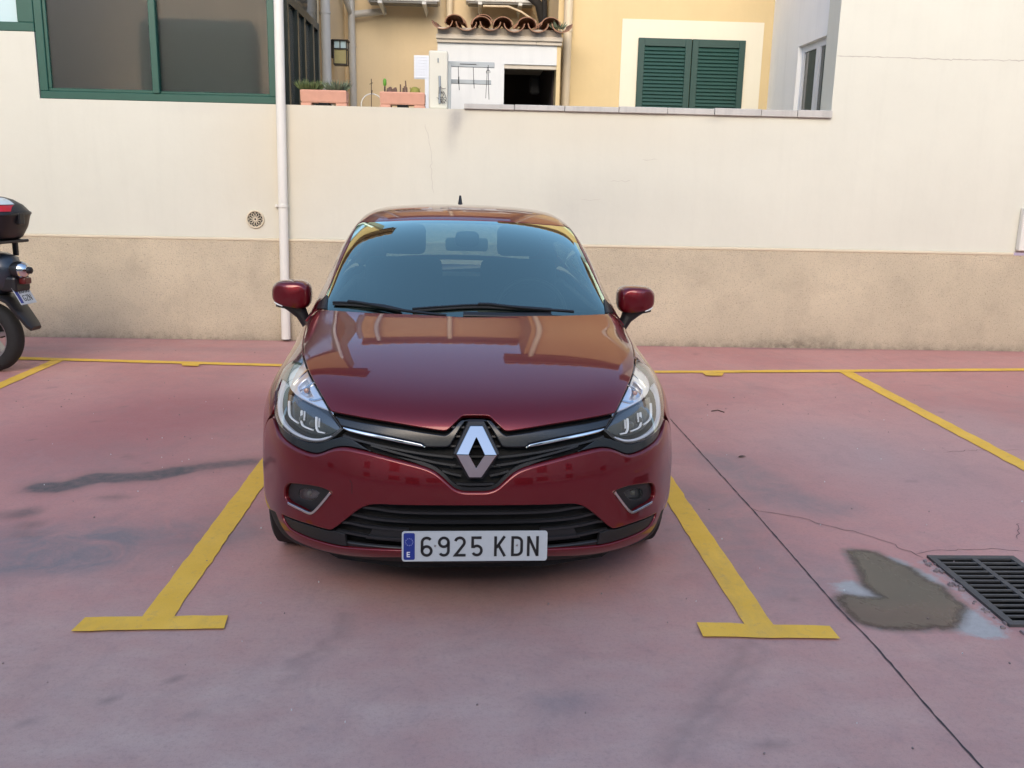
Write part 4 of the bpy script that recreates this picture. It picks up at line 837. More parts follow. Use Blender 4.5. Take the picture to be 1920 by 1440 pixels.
# ---------------------------------------------------------------- spline surfaces of the car body
# every row is one half of a lateral curve: centre line -> crest -> side
LOWER = [
 [(0,0.13,0.1767),(0.2,0.14,0.1767),(0.4,0.174,0.1767),(0.56,0.238,0.1786),(0.66,0.316,0.1805),(0.742,0.4,0.1824),(0.777,0.484,0.2043),(0.792,0.522,0.2062),(0.802,0.56,0.21)],
 [(0,0.045,0.232),(0.2,0.05,0.232),(0.4,0.085,0.228),(0.56,0.15,0.222),(0.66,0.225,0.204),(0.74,0.315,0.203),(0.79,0.42,0.212),(0.815,0.48,0.24),(0.83,0.52,0.265)],
 [(0,0.012,0.285),(0.2,0.018,0.285),(0.4,0.053,0.288),(0.56,0.122,0.295),(0.67,0.205,0.305),(0.749,0.3,0.315),(0.798,0.4,0.32),(0.826,0.47,0.315),(0.838,0.513,0.3)],
 [(0,0.012,0.37),(0.2,0.018,0.37),(0.4,0.055,0.372),(0.56,0.125,0.378),(0.672,0.205,0.385),(0.75,0.3,0.392),(0.802,0.41,0.39),(0.832,0.47,0.37),(0.842,0.512,0.35)],
 [(0,0.002,0.46),(0.2,0.008,0.46),(0.4,0.047,0.463),(0.56,0.12,0.468),(0.678,0.205,0.47),(0.753,0.31,0.47),(0.804,0.42,0.46),(0.834,0.48,0.43),(0.842,0.52,0.4)],
 [(0,-0.006,0.53),(0.2,0.002,0.535),(0.4,0.043,0.545),(0.56,0.118,0.557),(0.686,0.212,0.565),(0.763,0.325,0.57),(0.816,0.44,0.56),(0.844,0.51,0.5),(0.848,0.545,0.45)],
 [(0,0.018,0.61),(0.2,0.028,0.615),(0.4,0.072,0.632),(0.56,0.15,0.648),(0.684,0.245,0.655),(0.764,0.365,0.665),(0.82,0.495,0.64),(0.848,0.56,0.57),(0.852,0.59,0.52)],
 [(0,0.042,0.695),(0.2,0.052,0.698),(0.4,0.1,0.715),(0.55,0.178,0.735),(0.67,0.29,0.75),(0.764,0.425,0.755),(0.822,0.565,0.71),(0.858,0.63,0.62),(0.862,0.645,0.56)],
 [(0,0.075,0.775),(0.2,0.086,0.773),(0.4,0.142,0.785),(0.54,0.24,0.808),(0.655,0.385,0.83),(0.75,0.525,0.825),(0.823,0.65,0.76),(0.866,0.7,0.66),(0.871,0.71,0.6)],
 [(0,0.21,0.836),(0.2,0.22,0.834),(0.4,0.27,0.8396),(0.54,0.37,0.8584),(0.645,0.51,0.8765),(0.732,0.62,0.872),(0.812,0.73,0.8),(0.865,0.775,0.69),(0.872,0.785,0.63)],
 [(0,0.45,0.897),(0.2,0.455,0.895),(0.4,0.49,0.896),(0.54,0.56,0.903),(0.638,0.66,0.9085),(0.722,0.745,0.899),(0.802,0.82,0.82),(0.863,0.845,0.71),(0.872,0.85,0.645)],
 [(0,0.72,0.95),(0.2,0.722,0.948),(0.4,0.74,0.9447),(0.55,0.775,0.9408),(0.645,0.82,0.9343),(0.722,0.865,0.912),(0.8,0.9,0.83),(0.863,0.915,0.71),(0.872,0.92,0.64)],
 [(0,0.94,0.979),(0.2,0.942,0.977),(0.4,0.95,0.9716),(0.55,0.968,0.9664),(0.645,0.995,0.9605),(0.724,1.02,0.934),(0.803,1.04,0.835),(0.863,1.05,0.71),(0.872,1.06,0.62)],
 [(0,1.12,1.012),(0.2,1.12,1.01),(0.4,1.125,1.004),(0.55,1.14,0.996),(0.655,1.155,0.996),(0.732,1.17,0.958),(0.808,1.18,0.835),(0.863,1.19,0.7),(0.872,1.2,0.45)],
 [(0,1.27,1.052),(0.2,1.27,1.05),(0.4,1.27,1.0398),(0.55,1.27,1.0282),(0.665,1.27,1.0135),(0.742,1.27,0.963),(0.815,1.27,0.84),(0.864,1.27,0.7),(0.86,1.27,0.28)],
 [(0,1.6,0.99),(0.2,1.6,0.99),(0.45,1.6,0.985),(0.62,1.6,0.98),(0.72,1.6,0.97),(0.785,1.6,0.93),(0.835,1.6,0.84),(0.866,1.6,0.68),(0.85,1.6,0.26)],
 [(0,2.2,0.99),(0.2,2.2,0.99),(0.45,2.2,0.985),(0.64,2.2,0.98),(0.74,2.2,0.975),(0.792,2.2,0.94),(0.838,2.2,0.85),(0.866,2.2,0.68),(0.85,2.2,0.26)],
 [(0,2.9,1),(0.2,2.9,1),(0.45,2.9,1),(0.64,2.9,1),(0.74,2.9,0.99),(0.792,2.9,0.96),(0.842,2.9,0.87),(0.87,2.9,0.7),(0.86,2.9,0.26)],
 [(0,3.4,1.02),(0.2,3.4,1.02),(0.45,3.4,1.02),(0.62,3.4,1.02),(0.72,3.4,1.01),(0.78,3.4,0.98),(0.84,3.4,0.89),(0.872,3.4,0.72),(0.865,3.4,0.26)],
 [(0,3.8,1.02),(0.2,3.8,1.02),(0.42,3.78,1.02),(0.58,3.76,1.02),(0.66,3.74,1.01),(0.72,3.74,0.98),(0.8,3.76,0.88),(0.83,3.78,0.7),(0.82,3.8,0.28)],
 [(0,4,0.99),(0.2,3.99,0.99),(0.4,3.96,0.99),(0.54,3.9,0.99),(0.6,3.87,0.98),(0.65,3.86,0.95),(0.72,3.93,0.85),(0.745,3.97,0.66),(0.73,3.98,0.3)],
 [(0,4.06,0.95),(0.15,4.05,0.95),(0.3,4.02,0.95),(0.4,3.96,0.95),(0.45,3.93,0.94),(0.48,3.92,0.92),(0.5,4,0.83),(0.52,4.05,0.64),(0.5,4.05,0.32)],
]
UPPER = [
 [(0,0.98,0.92),(0.25,0.99,0.92),(0.45,1.05,0.92),(0.6,1.13,0.925),(0.645,1.175,0.925),(0.69,1.22,0.925),(0.7044,1.236,0.9218),(0.735,1.27,0.915),(0.765,1.3,0.905),(0.785,1.31,0.9)],
 [(0,1.1,0.99),(0.25,1.1125,0.99),(0.45,1.1405,0.99),(0.6,1.172,0.985),(0.6425,1.1826,0.9815),(0.685,1.1938,0.975),(0.6994,1.2251,0.9686),(0.73,1.35,0.955),(0.765,1.36,0.93),(0.787,1.35,0.91)],
 [(0,1.35,1.138),(0.25,1.3631,1.136),(0.45,1.3925,1.13),(0.585,1.4219,1.1192),(0.6225,1.4314,1.1114),(0.66,1.4415,1.1006),(0.6744,1.4632,1.0902),(0.705,1.55,1.0682),(0.751,1.55,1),(0.787,1.5,0.915)],
 [(0,1.6,1.284),(0.25,1.6128,1.282),(0.43,1.6379,1.272),(0.56,1.6643,1.258),(0.596,1.6728,1.2485),(0.632,1.6819,1.236),(0.6467,1.7035,1.2206),(0.678,1.79,1.188),(0.732,1.78,1.06),(0.788,1.7,0.92)],
 [(0,1.8,1.375),(0.25,1.8125,1.371),(0.42,1.8353,1.359),(0.535,1.8572,1.3429),(0.5685,1.8646,1.3318),(0.602,1.8725,1.3177),(0.6183,1.891,1.2974),(0.653,1.965,1.2544),(0.72,1.95,1.09),(0.79,1.9,0.925)],
 [(0,1.95,1.42),(0.25,1.9625,1.415),(0.41,1.9836,1.402),(0.518,2.0037,1.386),(0.55,2.0105,1.3745),(0.582,2.0177,1.36),(0.5993,2.0322,1.3376),(0.636,2.09,1.29),(0.71,2.08,1.11),(0.79,2.05,0.93)],
 [(0,2.2,1.456),(0.25,2.2,1.451),(0.41,2.2,1.438),(0.505,2.22,1.421),(0.5355,2.235,1.4055),(0.566,2.25,1.39),(0.5833,2.2564,1.3644),(0.62,2.27,1.31),(0.702,2.27,1.12),(0.79,2.25,0.935)],
 [(0,2.6,1.455),(0.25,2.6,1.45),(0.41,2.6,1.437),(0.505,2.6,1.42),(0.5335,2.6,1.405),(0.562,2.6,1.39),(0.5793,2.6,1.366),(0.616,2.6,1.315),(0.7,2.6,1.12),(0.79,2.6,0.95)],
 [(0,3.1,1.425),(0.25,3.1,1.42),(0.4,3.1,1.41),(0.49,3.1,1.395),(0.5175,3.1,1.381),(0.545,3.1,1.367),(0.5626,3.1,1.3456),(0.6,3.1,1.3),(0.69,3.1,1.13),(0.785,3.1,0.98)],
 [(0,3.5,1.375),(0.25,3.5,1.37),(0.38,3.5,1.36),(0.46,3.5,1.348),(0.4875,3.5,1.334),(0.515,3.5,1.32),(0.5326,3.5,1.3008),(0.57,3.5,1.26),(0.67,3.5,1.12),(0.77,3.5,1)],
 [(0,3.72,1.3),(0.25,3.71,1.3),(0.38,3.7,1.28),(0.45,3.69,1.265),(0.475,3.685,1.2525),(0.5,3.68,1.24),(0.516,3.6736,1.2272),(0.55,3.66,1.2),(0.64,3.64,1.1),(0.74,3.62,1)],
 [(0,3.95,1),(0.25,3.93,1),(0.4,3.91,0.99),(0.5,3.88,0.98),(0.53,3.87,0.9775),(0.56,3.86,0.975),(0.5792,3.8504,0.9734),(0.62,3.83,0.97),(0.68,3.8,0.97),(0.74,3.76,0.96)],
]
def full_net(rows):
    a = np.array(rows, float)
    m = a[:, :0:-1].copy(); m[..., 0] *= -1
    return np.concatenate([m, a], 1)
def bbasis(t):
    return np.stack([(1-t)**3, 3*t**3-6*t**2+4, -3*t**3+3*t**2+3*t+1, t**3], -1)/6.0
class Surf:
    """Uniform cubic B-spline through a symmetric control net; u is lateral (0 = centre), v runs along the rows."""
    def __init__(s, rows):
        n = full_net(rows)
        n = np.concatenate([2*n[:1]-n[1:2], n, 2*n[-1:]-n[-2:-1]], 0)
        n = np.concatenate([2*n[:, :1]-n[:, 1:2], n, 2*n[:, -1:]-n[:, -2:-1]], 1)
        s.net = n; s.un = len(rows[0])-1; s.vn = len(rows)-1
    def __call__(s, uv):
        uv = np.atleast_2d(np.asarray(uv, float))
        u = np.clip(uv[:, 0]+s.un, 0, 2*s.un-1e-6); v = np.clip(uv[:, 1], 0, s.vn-1e-6)
        iu = u.astype(int); iv = v.astype(int)
        bu = bbasis(u-iu); bv = bbasis(v-iv)
        out = np.zeros((len(uv), 3))
        for j in range(4):
            for i in range(4):
                out += s.net[iv+j, iu+i]*(bv[:, j]*bu[:, i])[:, None]
        return out
    def jac(s, uv, e=1e-3):
        uv = np.atleast_2d(np.asarray(uv, float))
        du = (s(uv+(e, 0))-s(uv-(e, 0)))/(2*e); dv = (s(uv+(0, e))-s(uv-(0, e)))/(2*e)
        return du, dv
    def normal(s, uv):
        du, dv = s.jac(uv); n = np.cross(du, dv)
        return n/np.maximum(np.linalg.norm(n, axis=1), 1e-9)[:, None]
# outlines of the body panels in surface coordinates
OUTLINES = {
 'hood': [(0,8.018),(0.196,8.005),(0.239,7.981),(0.272,7.928),(0.385,7.651),(0.485,7.409),(0.532,7.351),(0.596,7.331),(0.986,7.429),(1.431,7.511),(2.05,7.507),(2.863,7.372),(2.922,7.381),(3.205,7.799),(3.659,8.289),(3.986,8.627),(4.293,9.065),(4.55,9.483),(4.499,9.432),(4.778,10.073),(5.012,11.025),(5.141,11.817),(5.239,12.848),(5.255,13.707),(5.054,14),(4.787,14),(4.619,14),(4.037,13.221),(3.476,13.02),(2.675,12.872),(2.054,12.749),(1.24,12.633),(0.517,12.492),(0,12.428)],
 'headlight': [(4.635,9.599),(4.849,9.11),(5.196,8.951),(5.445,8.666),(5.462,8.181),(5.507,7.682),(5.404,7.13),(5.297,6.658),(5.127,6.303),(4.845,6.071),(4.421,5.951),(3.817,5.891),(3.409,5.913),(3.116,6.008),(2.86,6.256),(2.688,6.568),(2.575,6.802),(2.724,7.048),(2.927,7.331),(3.211,7.763),(3.663,8.25),(4.006,8.597),(4.303,9.013)],
 'bumper_top': [(0,4.792),(0.193,4.788),(0.299,4.859),(0.383,4.968),(0.489,5.233),(0.616,5.532),(0.766,5.753),(0.981,5.899),(1.42,6.05),(1.891,6.158),(2.231,6.17),(2.432,6.154),(2.643,6.056),(2.834,5.896),(3.037,5.687),(3.22,5.558),(3.464,5.528),(3.742,5.541),(4.077,5.578),(4.52,5.643),(4.885,5.802),(5.218,6.137),(5.516,6.301)],
 'lip_low': [(0,1.473),(0.689,1.327),(1.352,1.195),(2.232,0.813),(2.85,0.878),(3.703,1.147),(4.693,1.321),(5.418,2.011)],
 'lower_opening': [(0,4.051),(0.76,4.03),(1.518,3.943),(1.772,3.918),(1.969,3.809),(2.155,3.562),(2.448,3.024),(2.777,2.42),(2.917,2.368),(3.532,2.384),(4.809,2.185),(4.778,1.989),(4.474,1.755),(4.19,1.722),(3.279,1.647),(2.623,1.555),(2.321,1.609),(1.92,1.702),(1.333,1.821),(0,1.932)],
 'fog_opening': [(2.774,4.118),(3.015,4.224),(3.405,4.19),(4.153,3.995),(4.379,3.836),(4.515,3.587),(4.559,3.281),(4.481,3.112),(4.276,3.054),(3.787,3.038),(3.449,2.949),(3.322,3.022)],
 'grille_bar': [(0,7.849),(0.216,7.84),(0.269,7.811),(0.321,7.702),(0.436,7.377),(0.489,7.249),(0.553,7.17),(0.639,7.187),(1.428,7.355),(2.754,7.226),(2.59,6.902),(2.478,6.911),(1.656,6.913),(0.982,6.787),(0.928,6.708),(0.891,6.63),(0.552,6.665),(0.492,6.69),(0.446,6.767),(0.403,6.956),(0.214,7.728),(0.162,7.772),(0,7.776)],
 'chrome': [(0.891,6.62),(0.928,6.698),(0.987,6.776),(1.655,6.903),(2.478,6.911),(2.529,6.854),(2.431,6.771),(2.162,6.759),(1.607,6.743),(1.025,6.639)],
 'slat0': [(0.403,6.281),(0.766,6.32),(1.199,6.381),(1.652,6.453),(2.239,6.504),(2.538,6.552)],
 'slat1': [(0.36,5.941),(0.659,6.001),(0.895,6.088),(1.199,6.204),(1.558,6.312),(1.918,6.407)],
 'slat2': [(0.259,5.51),(0.424,5.576),(0.595,5.686)],
 'slat3': [(0.01,5.11),(0.171,5.113),(0.34,5.137)],
 'lslat0': [(0.018,3.63),(0.553,3.624),(0.979,3.607),(1.525,3.594),(1.814,3.662),(2.087,3.647)],
 'lslat1': [(0.021,3.213),(0.558,3.206),(1.201,3.191),(1.849,3.179),(2.204,3.247),(2.355,3.27)],
 'lslat2': [(1.207,2.815),(1.655,2.805),(2.147,2.824),(2.394,2.872),(2.573,2.825)],
 'lslat3': [(1.213,2.367),(1.663,2.335),(1.903,2.323),(2.266,2.372),(2.713,2.372)],
 'drl': [(4.917,7.763),(5.127,7.53),(5.136,7.119),(5.059,6.711),(4.916,6.436),(4.627,6.225),(4.217,6.113),(3.771,6.067),(3.422,6.082),(3.15,6.171),(2.953,6.338),(2.826,6.405),(2.916,6.278),(3.121,6.094),(3.414,5.989),(3.824,5.961),(4.334,6.012),(4.79,6.131),(5.071,6.343),(5.232,6.661),(5.324,7.122),(5.397,7.647),(5.278,8.019)],
 'reflector_top': [(4.593,9.426),(4.767,8.971),(5.063,8.739),(5.2,8.441),(5.151,8.03),(4.828,7.612),(4.341,7.437),(3.859,7.411),(3.319,7.403),(3.08,7.429),(2.912,7.307),(3.224,7.756),(3.684,8.257),(4.023,8.59),(4.323,9.008)],
 'module': [(4.944,7.396),(4.822,6.726),(4.67,6.414),(4.2,6.262),(3.726,6.214),(3.383,6.228),(3.115,6.332),(2.858,6.557),(2.684,6.816),(2.912,7.117),(3.311,7.361),(3.843,7.357),(4.408,7.384),(4.864,7.472)],
 'led0': [(4.713,7.115),(4.635,6.775),(4.578,6.588),(4.427,6.493),(4.077,6.452)],
 'led1': [(4.016,6.977),(3.973,6.663),(3.935,6.478),(3.819,6.408),(3.485,6.407)],
 'led1b': [(3.905,7.006),(3.881,6.843),(3.865,6.648)],
 'led2': [(3.433,6.971),(3.412,6.714),(3.373,6.495),(3.297,6.408),(3.113,6.437)],
 'led2b': [(3.342,6.966),(3.324,6.78),(3.311,6.593)],
 'signal': [(4.126,8.382),(4.283,8.167),(4.409,7.873),(4.275,7.682),(3.923,7.599),(3.669,7.685),(3.887,7.907),(3.915,8.175)],
 'fog_chrome': [(2.78,4.142),(2.95,3.736),(3.156,3.31),(3.322,3.022),(3.449,2.949),(3.789,3.021),(4.314,3.035)],
 'fog_lamp': [(3.181,3.912),(3.336,3.983),(3.705,3.91),(3.905,3.789),(3.985,3.594),(3.95,3.388),(3.759,3.36),(3.46,3.457),(3.298,3.629)],
 'band_end': [(2.779,2.39),(2.919,2.313),(3.537,2.324),(4.821,2.134),(4.778,1.989),(4.474,1.755),(4.19,1.722),(3.279,1.647),(2.621,1.581),(2.436,1.61),(2.481,2.343),(2.713,2.39)],
 'tow_cap': [(-2.61,4.672),(-2.326,4.848),(-2.28,4.727),(-2.284,4.254),(-2.615,4.323)],
 'windshield': [(0,4.35),(1.38,4.367),(2.235,4.394),(4.486,4.776),(4.886,4.57),(4.414,3.406),(4.524,2.873),(4.885,2.23),(5.31,1.857),(5.924,1.523),(6.814,1.341),(6.956,1.079)],
 'frit': [(0,4.185),(1.362,4.181),(2.122,4.179),(3.08,4.154),(3.299,3.398),(3.63,2.609),(3.948,1.979),(4.041,1.545),(3.874,1.276),(3.507,1.105),(3.115,1.024)],
 'cowl_corner': [(4.934,1.526),(5.659,1.513),(6.814,1.341),(7.101,1.103),(4.536,0.979)],
 'wiper_r': [(-1.077,0.972),(-0.553,1.063),(0.148,1.158),(0.745,1.119),(1.714,1.016)],
 'wiper_r_arm': [(0.177,1.149),(0.413,1.149),(0.743,1.078),(1.406,0.984),(2.318,0.895)],
 'wiper_l': [(-3.834,1.162),(-2.81,1.137),(-2.265,1.106),(-1.755,1.078),(-1.31,0.938)],
}
# ---------------------------------------------------------------- the red car
L = Surf(LOWER); U = Surf(UPPER); D = OUTLINES
car = empty('red_car', (.0078, 3.0946, 0)); tag(car, 'glossy dark red hatchback parked nose out in the middle bay', 'car')
car.rotation_euler = (0, .0033, R(2.162))
def mirror(p): return [(-u, v) for u, v in p]
def whole(half): # right half starting and ending on the centre line -> closed loop
    return [tuple(q) for q in half]+[(-u, v) for u, v in half[::-1] if u > 1e-6]
def resample(poly, step, closed=True):
    out, src = [], []
    n = len(poly)
    for i in range(n if closed else n-1):
        a, b = np.array(poly[i], float), np.array(poly[(i+1) % n], float); k = max(1, int(math.ceil(np.linalg.norm(b-a)/step)))
        for j in range(k): out.append(a+(b-a)*j/k); src.append(i)
    if not closed: out.append(np.array(poly[-1], float)); src.append(n-2)
    return np.array(out), src
def chaikin(poly, it=2, closed=True, hold=35):
    """Round a traced outline but keep its real corners."""
    p = [np.array(q, float) for q in poly]
    for _ in range(it):
        out = []; n = len(p)
        for i in range(n):
            a, b, c = p[i-1], p[i], p[(i+1) % n]
            if not closed and i in (0, n-1): out.append(b); continue
            u, w = b-a, c-b; cs = (u@w)/(np.linalg.norm(u)*np.linalg.norm(w)+1e-9)
            if math.degrees(math.acos(max(-1, min(1, cs)))) > hold+20: out.append(b)
            else: out += [b-.25*u, b+.25*w]
        p = out
    return p
def edge_frame(S, pts, outward_sign):
    """Along a closed uv loop: 3-D tangent, normal and outward in-surface direction."""
    nx = np.roll(pts, -1, 0); pv = np.roll(pts, 1, 0); t2 = nx-pv
    du, dv = S.jac(pts); n = S.normal(pts)
    t3 = du*t2[:, :1]+dv*t2[:, 1:]; t3 /= np.maximum(np.linalg.norm(t3, axis=1), 1e-9)[:, None]
    b = np.cross(t3, n)*outward_sign
    return t3, n, b/np.maximum(np.linalg.norm(b, axis=1), 1e-9)[:, None], du, dv
def to_uv(du, dv, d3):
    a = (du*du).sum(1); b_ = (du*dv).sum(1); c = (dv*dv).sum(1); p = (du*d3).sum(1); q = (dv*d3).sum(1); det = np.maximum(a*c-b_*b_, 1e-12)
    return np.stack([(c*p-b_*q)/det, (a*q-b_*p)/det], -1)
def area(p): x, y = np.array(p).T; return .5*np.sum(x*np.roll(y, -1)-y*np.roll(x, -1))
def panel(name, S, outer, mat, parent, holes=(), off=0., r=.003, gap=.0015, depth=.012, step=.11, bstep=.05, rfun=None, round_it=2, hround=2, uscale=1.0, flat=False):
    """A sheet-metal panel: the part of a body surface inside an outline, with rolled edges and a return flange."""
    loops = []
    for k, lp in enumerate([outer]+list(holes)):
        rr_src = None
        it = round_it if k == 0 else hround
        pts = chaikin(lp, it) if it else [np.array(q, float) for q in lp]
        pts, _ = resample(pts, bstep)
        keep = np.linalg.norm(pts-np.roll(pts, 1, 0), axis=1) > 1e-4; pts = pts[keep]
        A = area(pts); sgn = 1 if (A > 0) == (k == 0) else -1     # outward from the material
        t3, n, b, du, dv = edge_frame(S, pts, 1)
        # decide the sign by testing in uv
        d = to_uv(du, dv, b); tu = np.roll(pts, -1, 0)-np.roll(pts, 1, 0); outn = np.stack([tu[:, 1], -tu[:, 0]], -1)*(1 if A > 0 else -1)*(1 if k == 0 else -1)
        if np.median(np.sign((d*outn).sum(1))) < 0: b = -b
        rad = np.full(len(pts), r) if rfun is None else rfun(k, pts, r)
        inset = pts+to_uv(du, dv, -b*(rad+gap)[:, None])
        loops.append((pts, n, b, rad, inset))
    bound = np.concatenate([l[4] for l in loops]); edges = []; s0 = 0
    for l in loops:
        m = len(l[4]); edges += [(s0+i, s0+(i+1) % m) for i in range(m)]; s0 += m
    lo, hi = bound.min(0), bound.max(0)
    gxx = np.arange(lo[0]+step*.5, hi[0], step*uscale); gyy = np.arange(lo[1]+step*.5, hi[1], step)
    q = np.array([(x+(step*.25 if j % 2 else -step*.25)*uscale, y) for j, y in enumerate(gyy) for x in gxx]).reshape(-1, 2)
    def filt(p):
        m = inside(p, loops[0][4])
        for l in loops[1:]: m &= ~inside(p, l[4])
        return m
    if len(q):
        q = q[filt(q)]
        if len(q):
            dm = np.full(len(q), 1e9)
            for s in range(0, len(bound), 200): dm = np.minimum(dm, np.sqrt(((q[:, None]-bound[None, s:s+200])**2).sum(-1)).min(1))
            q = q[dm > step*.38]
    allp = np.concatenate([bound, q]) if len(q) else bound
    res = delaunay_2d_cdt([Vector(p) for p in allp], edges, [], 0, 1e-6)
    uv = np.array([(p.x, p.y) for p in res[0]]); faces = [f for f in res[2]]
    cen = np.array([uv[list(f)].mean(0) for f in faces]); ok = filt(cen); faces = [f for f, o in zip(faces, ok) if o]
    Pn = S(uv); Nn = S.normal(uv); V = list(Pn+Nn*off); N = list(Nn)
    where = {}
    for i, ids in enumerate(res[3]):
        for j in ids: where.setdefault(j, i)
    F = []
    for f in faces:
        a, b_, c = uv[f[0]], uv[f[1]], uv[f[2]]
        F.append(tuple(f) if (b_[0]-a[0])*(c[1]-a[1])-(b_[1]-a[1])*(c[0]-a[0]) > 0 else tuple(f)[::-1])
    s0 = 0
    for pts, n, b, rad, inset in loops:
        m = len(pts); base = [where.get(s0+i, 0) for i in range(m)]; s0 += m; P0 = S(inset)+S.normal(inset)*off
        prev = base; K = 4 if rad.max() < .008 else 7
        for k in range(1, K+2):
            if k <= K: a = math.pi/2*k/K; dp = b*(rad*math.sin(a))[:, None]-n*(rad*(1-math.cos(a)))[:, None]; nn = n*math.cos(a)+b*math.sin(a)
            else: dp = b*rad[:, None]-n*(rad+depth)[:, None]; nn = b
            ids = list(range(len(V), len(V)+m)); V += list(P0+dp); N += list(nn)
            for i in range(m):
                j = (i+1) % m; F.append((prev[i], prev[j], ids[j], ids[i]))
            prev = ids
    me = bpy.data.meshes.new(name); me.from_pydata([tuple(v) for v in V], [], F); me.update(); me.materials.append(mat)
    # make the faces look along the stored normals
    bm = bmesh.new(); bm.from_mesh(me); bm.verts.ensure_lookup_table()
    for f in bm.faces:
        f.normal_update(); s = sum(float(np.dot(N[v.index], f.normal)) for v in f.verts); f.smooth = True
        if s < 0: f.normal_flip()
    bm.to_mesh(me); bm.free()
    if not flat: me.normals_split_custom_set_from_vertices([tuple(x) for x in N])
    o = bpy.data.objects.new(name, me); COL.objects.link(o); o.parent = parent; return o
def sweep(name, S, path, w, th, mat, parent, off=0., step=.04, rnd=2, taper=None, mb=None):
    """A flat bar laid along a surface path: width across, thickness along the normal."""
    p = chaikin(path, rnd, False) if rnd else [np.array(q, float) for q in path]
    p, _ = resample(p, step, False)
    du, dv = S.jac(p); n = S.normal(p); t2 = np.gradient(p, axis=0); t3 = du*t2[:, :1]+dv*t2[:, 1:]; t3 /= np.linalg.norm(t3, axis=1)[:, None]
    b = np.cross(t3, n); P0 = S(p)+n*off; V, F = [], []; own = mb is None; mb = mb or MB(); c = .25
    for i in range(len(p)):
        ww = w/2*(1 if taper is None else taper(i/(len(p)-1)))
        for a, h in ((-1, 0), (-1, 1-c), (-1+c, 1), (1-c, 1), (1, 1-c), (1, 0)): V.append(P0[i]+b[i]*ww*a+n[i]*th*h)
        if i:
            for k in range(5): F.append(((i-1)*6+k, (i-1)*6+k+1, i*6+k+1, i*6+k))
    F += [tuple(range(6))[::-1], tuple((len(p)-1)*6+k for k in range(6))]
    mb.add(V, F)
    if own: return mb.build(name, mat, parent, 50)
    return mb
def both(fn):
    a = fn(1); b = fn(-1); return a, b
def sg(p, s): return [(s*u, v) for u, v in p]

# --- sheet metal
hood = panel('hood', L, whole(D['hood']), M['paint'], car, r=.004, gap=.0015, step=.13, round_it=1)
top = [tuple(q) for q in D['bumper_top']]; low = [tuple(q) for q in D['lip_low']]
seam = [(8, 5.35)]
bump_half = top+seam+[(8, 1.3)]+low[::-1]
bump_loop = bump_half+mirror([q for q in bump_half if q[0] > 1e-6])[::-1]
tp = np.array(chaikin(top, 2, False)); tp = np.concatenate([tp, tp*(-1, 1)])
def bump_r(k, pts, r):
    if k == 0:
        d = np.sqrt(((pts[:, None]-tp[None])**2).sum(-1)).min(1); w_ = np.clip(1-(d-.05)/.10, 0, 1); u = np.abs(pts[:, 0]); fade = np.clip((5.05-u)/.25, 0, 1)
        return r+(.015-r)*w_*fade
    return np.full(len(pts), .006)
bumper = panel('front_bumper', L, bump_loop, M['paint'], car, holes=[whole(D['lower_opening']), D['fog_opening'], mirror(D['fog_opening'])[::-1]], r=.003, gap=.0012, depth=.02, step=.10, bstep=.04, rfun=bump_r, round_it=2)
hs = D['hood']; i0 = 12; hood_edge = hs[i0:]                       # from the grille corner along the headlight and shut line
tip_k = min(range(len(hs)), key=lambda k: abs(hs[k][0]-D['headlight'][0][0])+abs(hs[k][1]-D['headlight'][0][1]))
rear_k = max(range(len(hs)), key=lambda k: hs[k][0] if hs[k][1] > 11 else -1)
hlp = [tuple(q) for q in D['headlight']]
fender = [tuple(q) for q in hs[tip_k:rear_k+1]]
corner = top[-1]
outer_hl = hlp[0:8]+[corner]
fend_poly = fender+[(fender[-1][0], 13.93), (8, 13.93), (8, 5.38)]+[corner]+outer_hl[::-1][1:]
for s in (1, -1): panel('front_fender', L, sg(fend_poly, s)[::s], M['paint'], car, r=.003, gap=.0012, step=.12, round_it=1)
for s in (1, -1):
    dp = [(4.95, 13.98), (5.0, 16.95), (8, 16.95), (8, 13.98)]; panel('front_door', L, sg(dp, s)[::s], M['paint'], car, r=.003, step=.16, round_it=0)
    dp = [(5.0, 17.0), (5.0, 18.55), (6.6, 18.55), (7.6, 17.55), (8, 17.5), (8, 17.0)]; panel('rear_door', L, sg(dp, s)[::s], M['paint'], car, r=.003, step=.16, round_it=0)
    dp = [(5.0, 18.6), (4.9, 20.9), (8, 20.9), (8, 18.75), (6.9, 18.7), (6.6, 18.6)]; panel('rear_quarter', L, sg(dp, s)[::s], M['paint'], car, r=.003, step=.16, round_it=0)
    dp = [(0, 19.2), (0, 20.98), (8*1, 20.98), (4.9, 20.9), (4.9, 19.2)]
o = MB(); P_ = L([(u, 20.95) for u in np.linspace(-8, 8, 41)]); o.add(list(P_), [tuple(range(41))]); o.build('tailgate', M['paint'], car)
# greenhouse: windscreen, roof shell with pillars, side and rear glass
ws = [tuple(q) for q in D['windshield']]; ws_half = ws+[(6.6, .62), (0, .62)]
side_f = [(7.62, 2.15), (7.55, 3.0), (7.45, 4.2), (7.42, 5.6), (8.9, 5.6), (8.9, 2.0), (8.2, 1.75)]; side_r = [(7.42, 5.85), (7.45, 8.2), (8.3, 8.9), (8.9, 8.7), (8.9, 5.85)]
rear_w = [(0, 9.8), (3.8, 9.8), (4.6, 10.2), (4.8, 10.85), (0, 10.88)]
half = [(0, 11.0), (8.98, 11.0), (8.98, 1.02), (7.75, .95)]+ws[::-1]
shell = half[:-1]+[(0, ws[0][1])]+mirror([q for q in half[::-1] if q[0] > 1e-6])
panel('roof', U, shell, M['paint'], car, holes=[side_f, mirror(side_f)[::-1], side_r, mirror(side_r)[::-1], whole(rear_w)], r=.003, gap=.0015, depth=.01, step=.14, bstep=.06, round_it=1, hround=1)
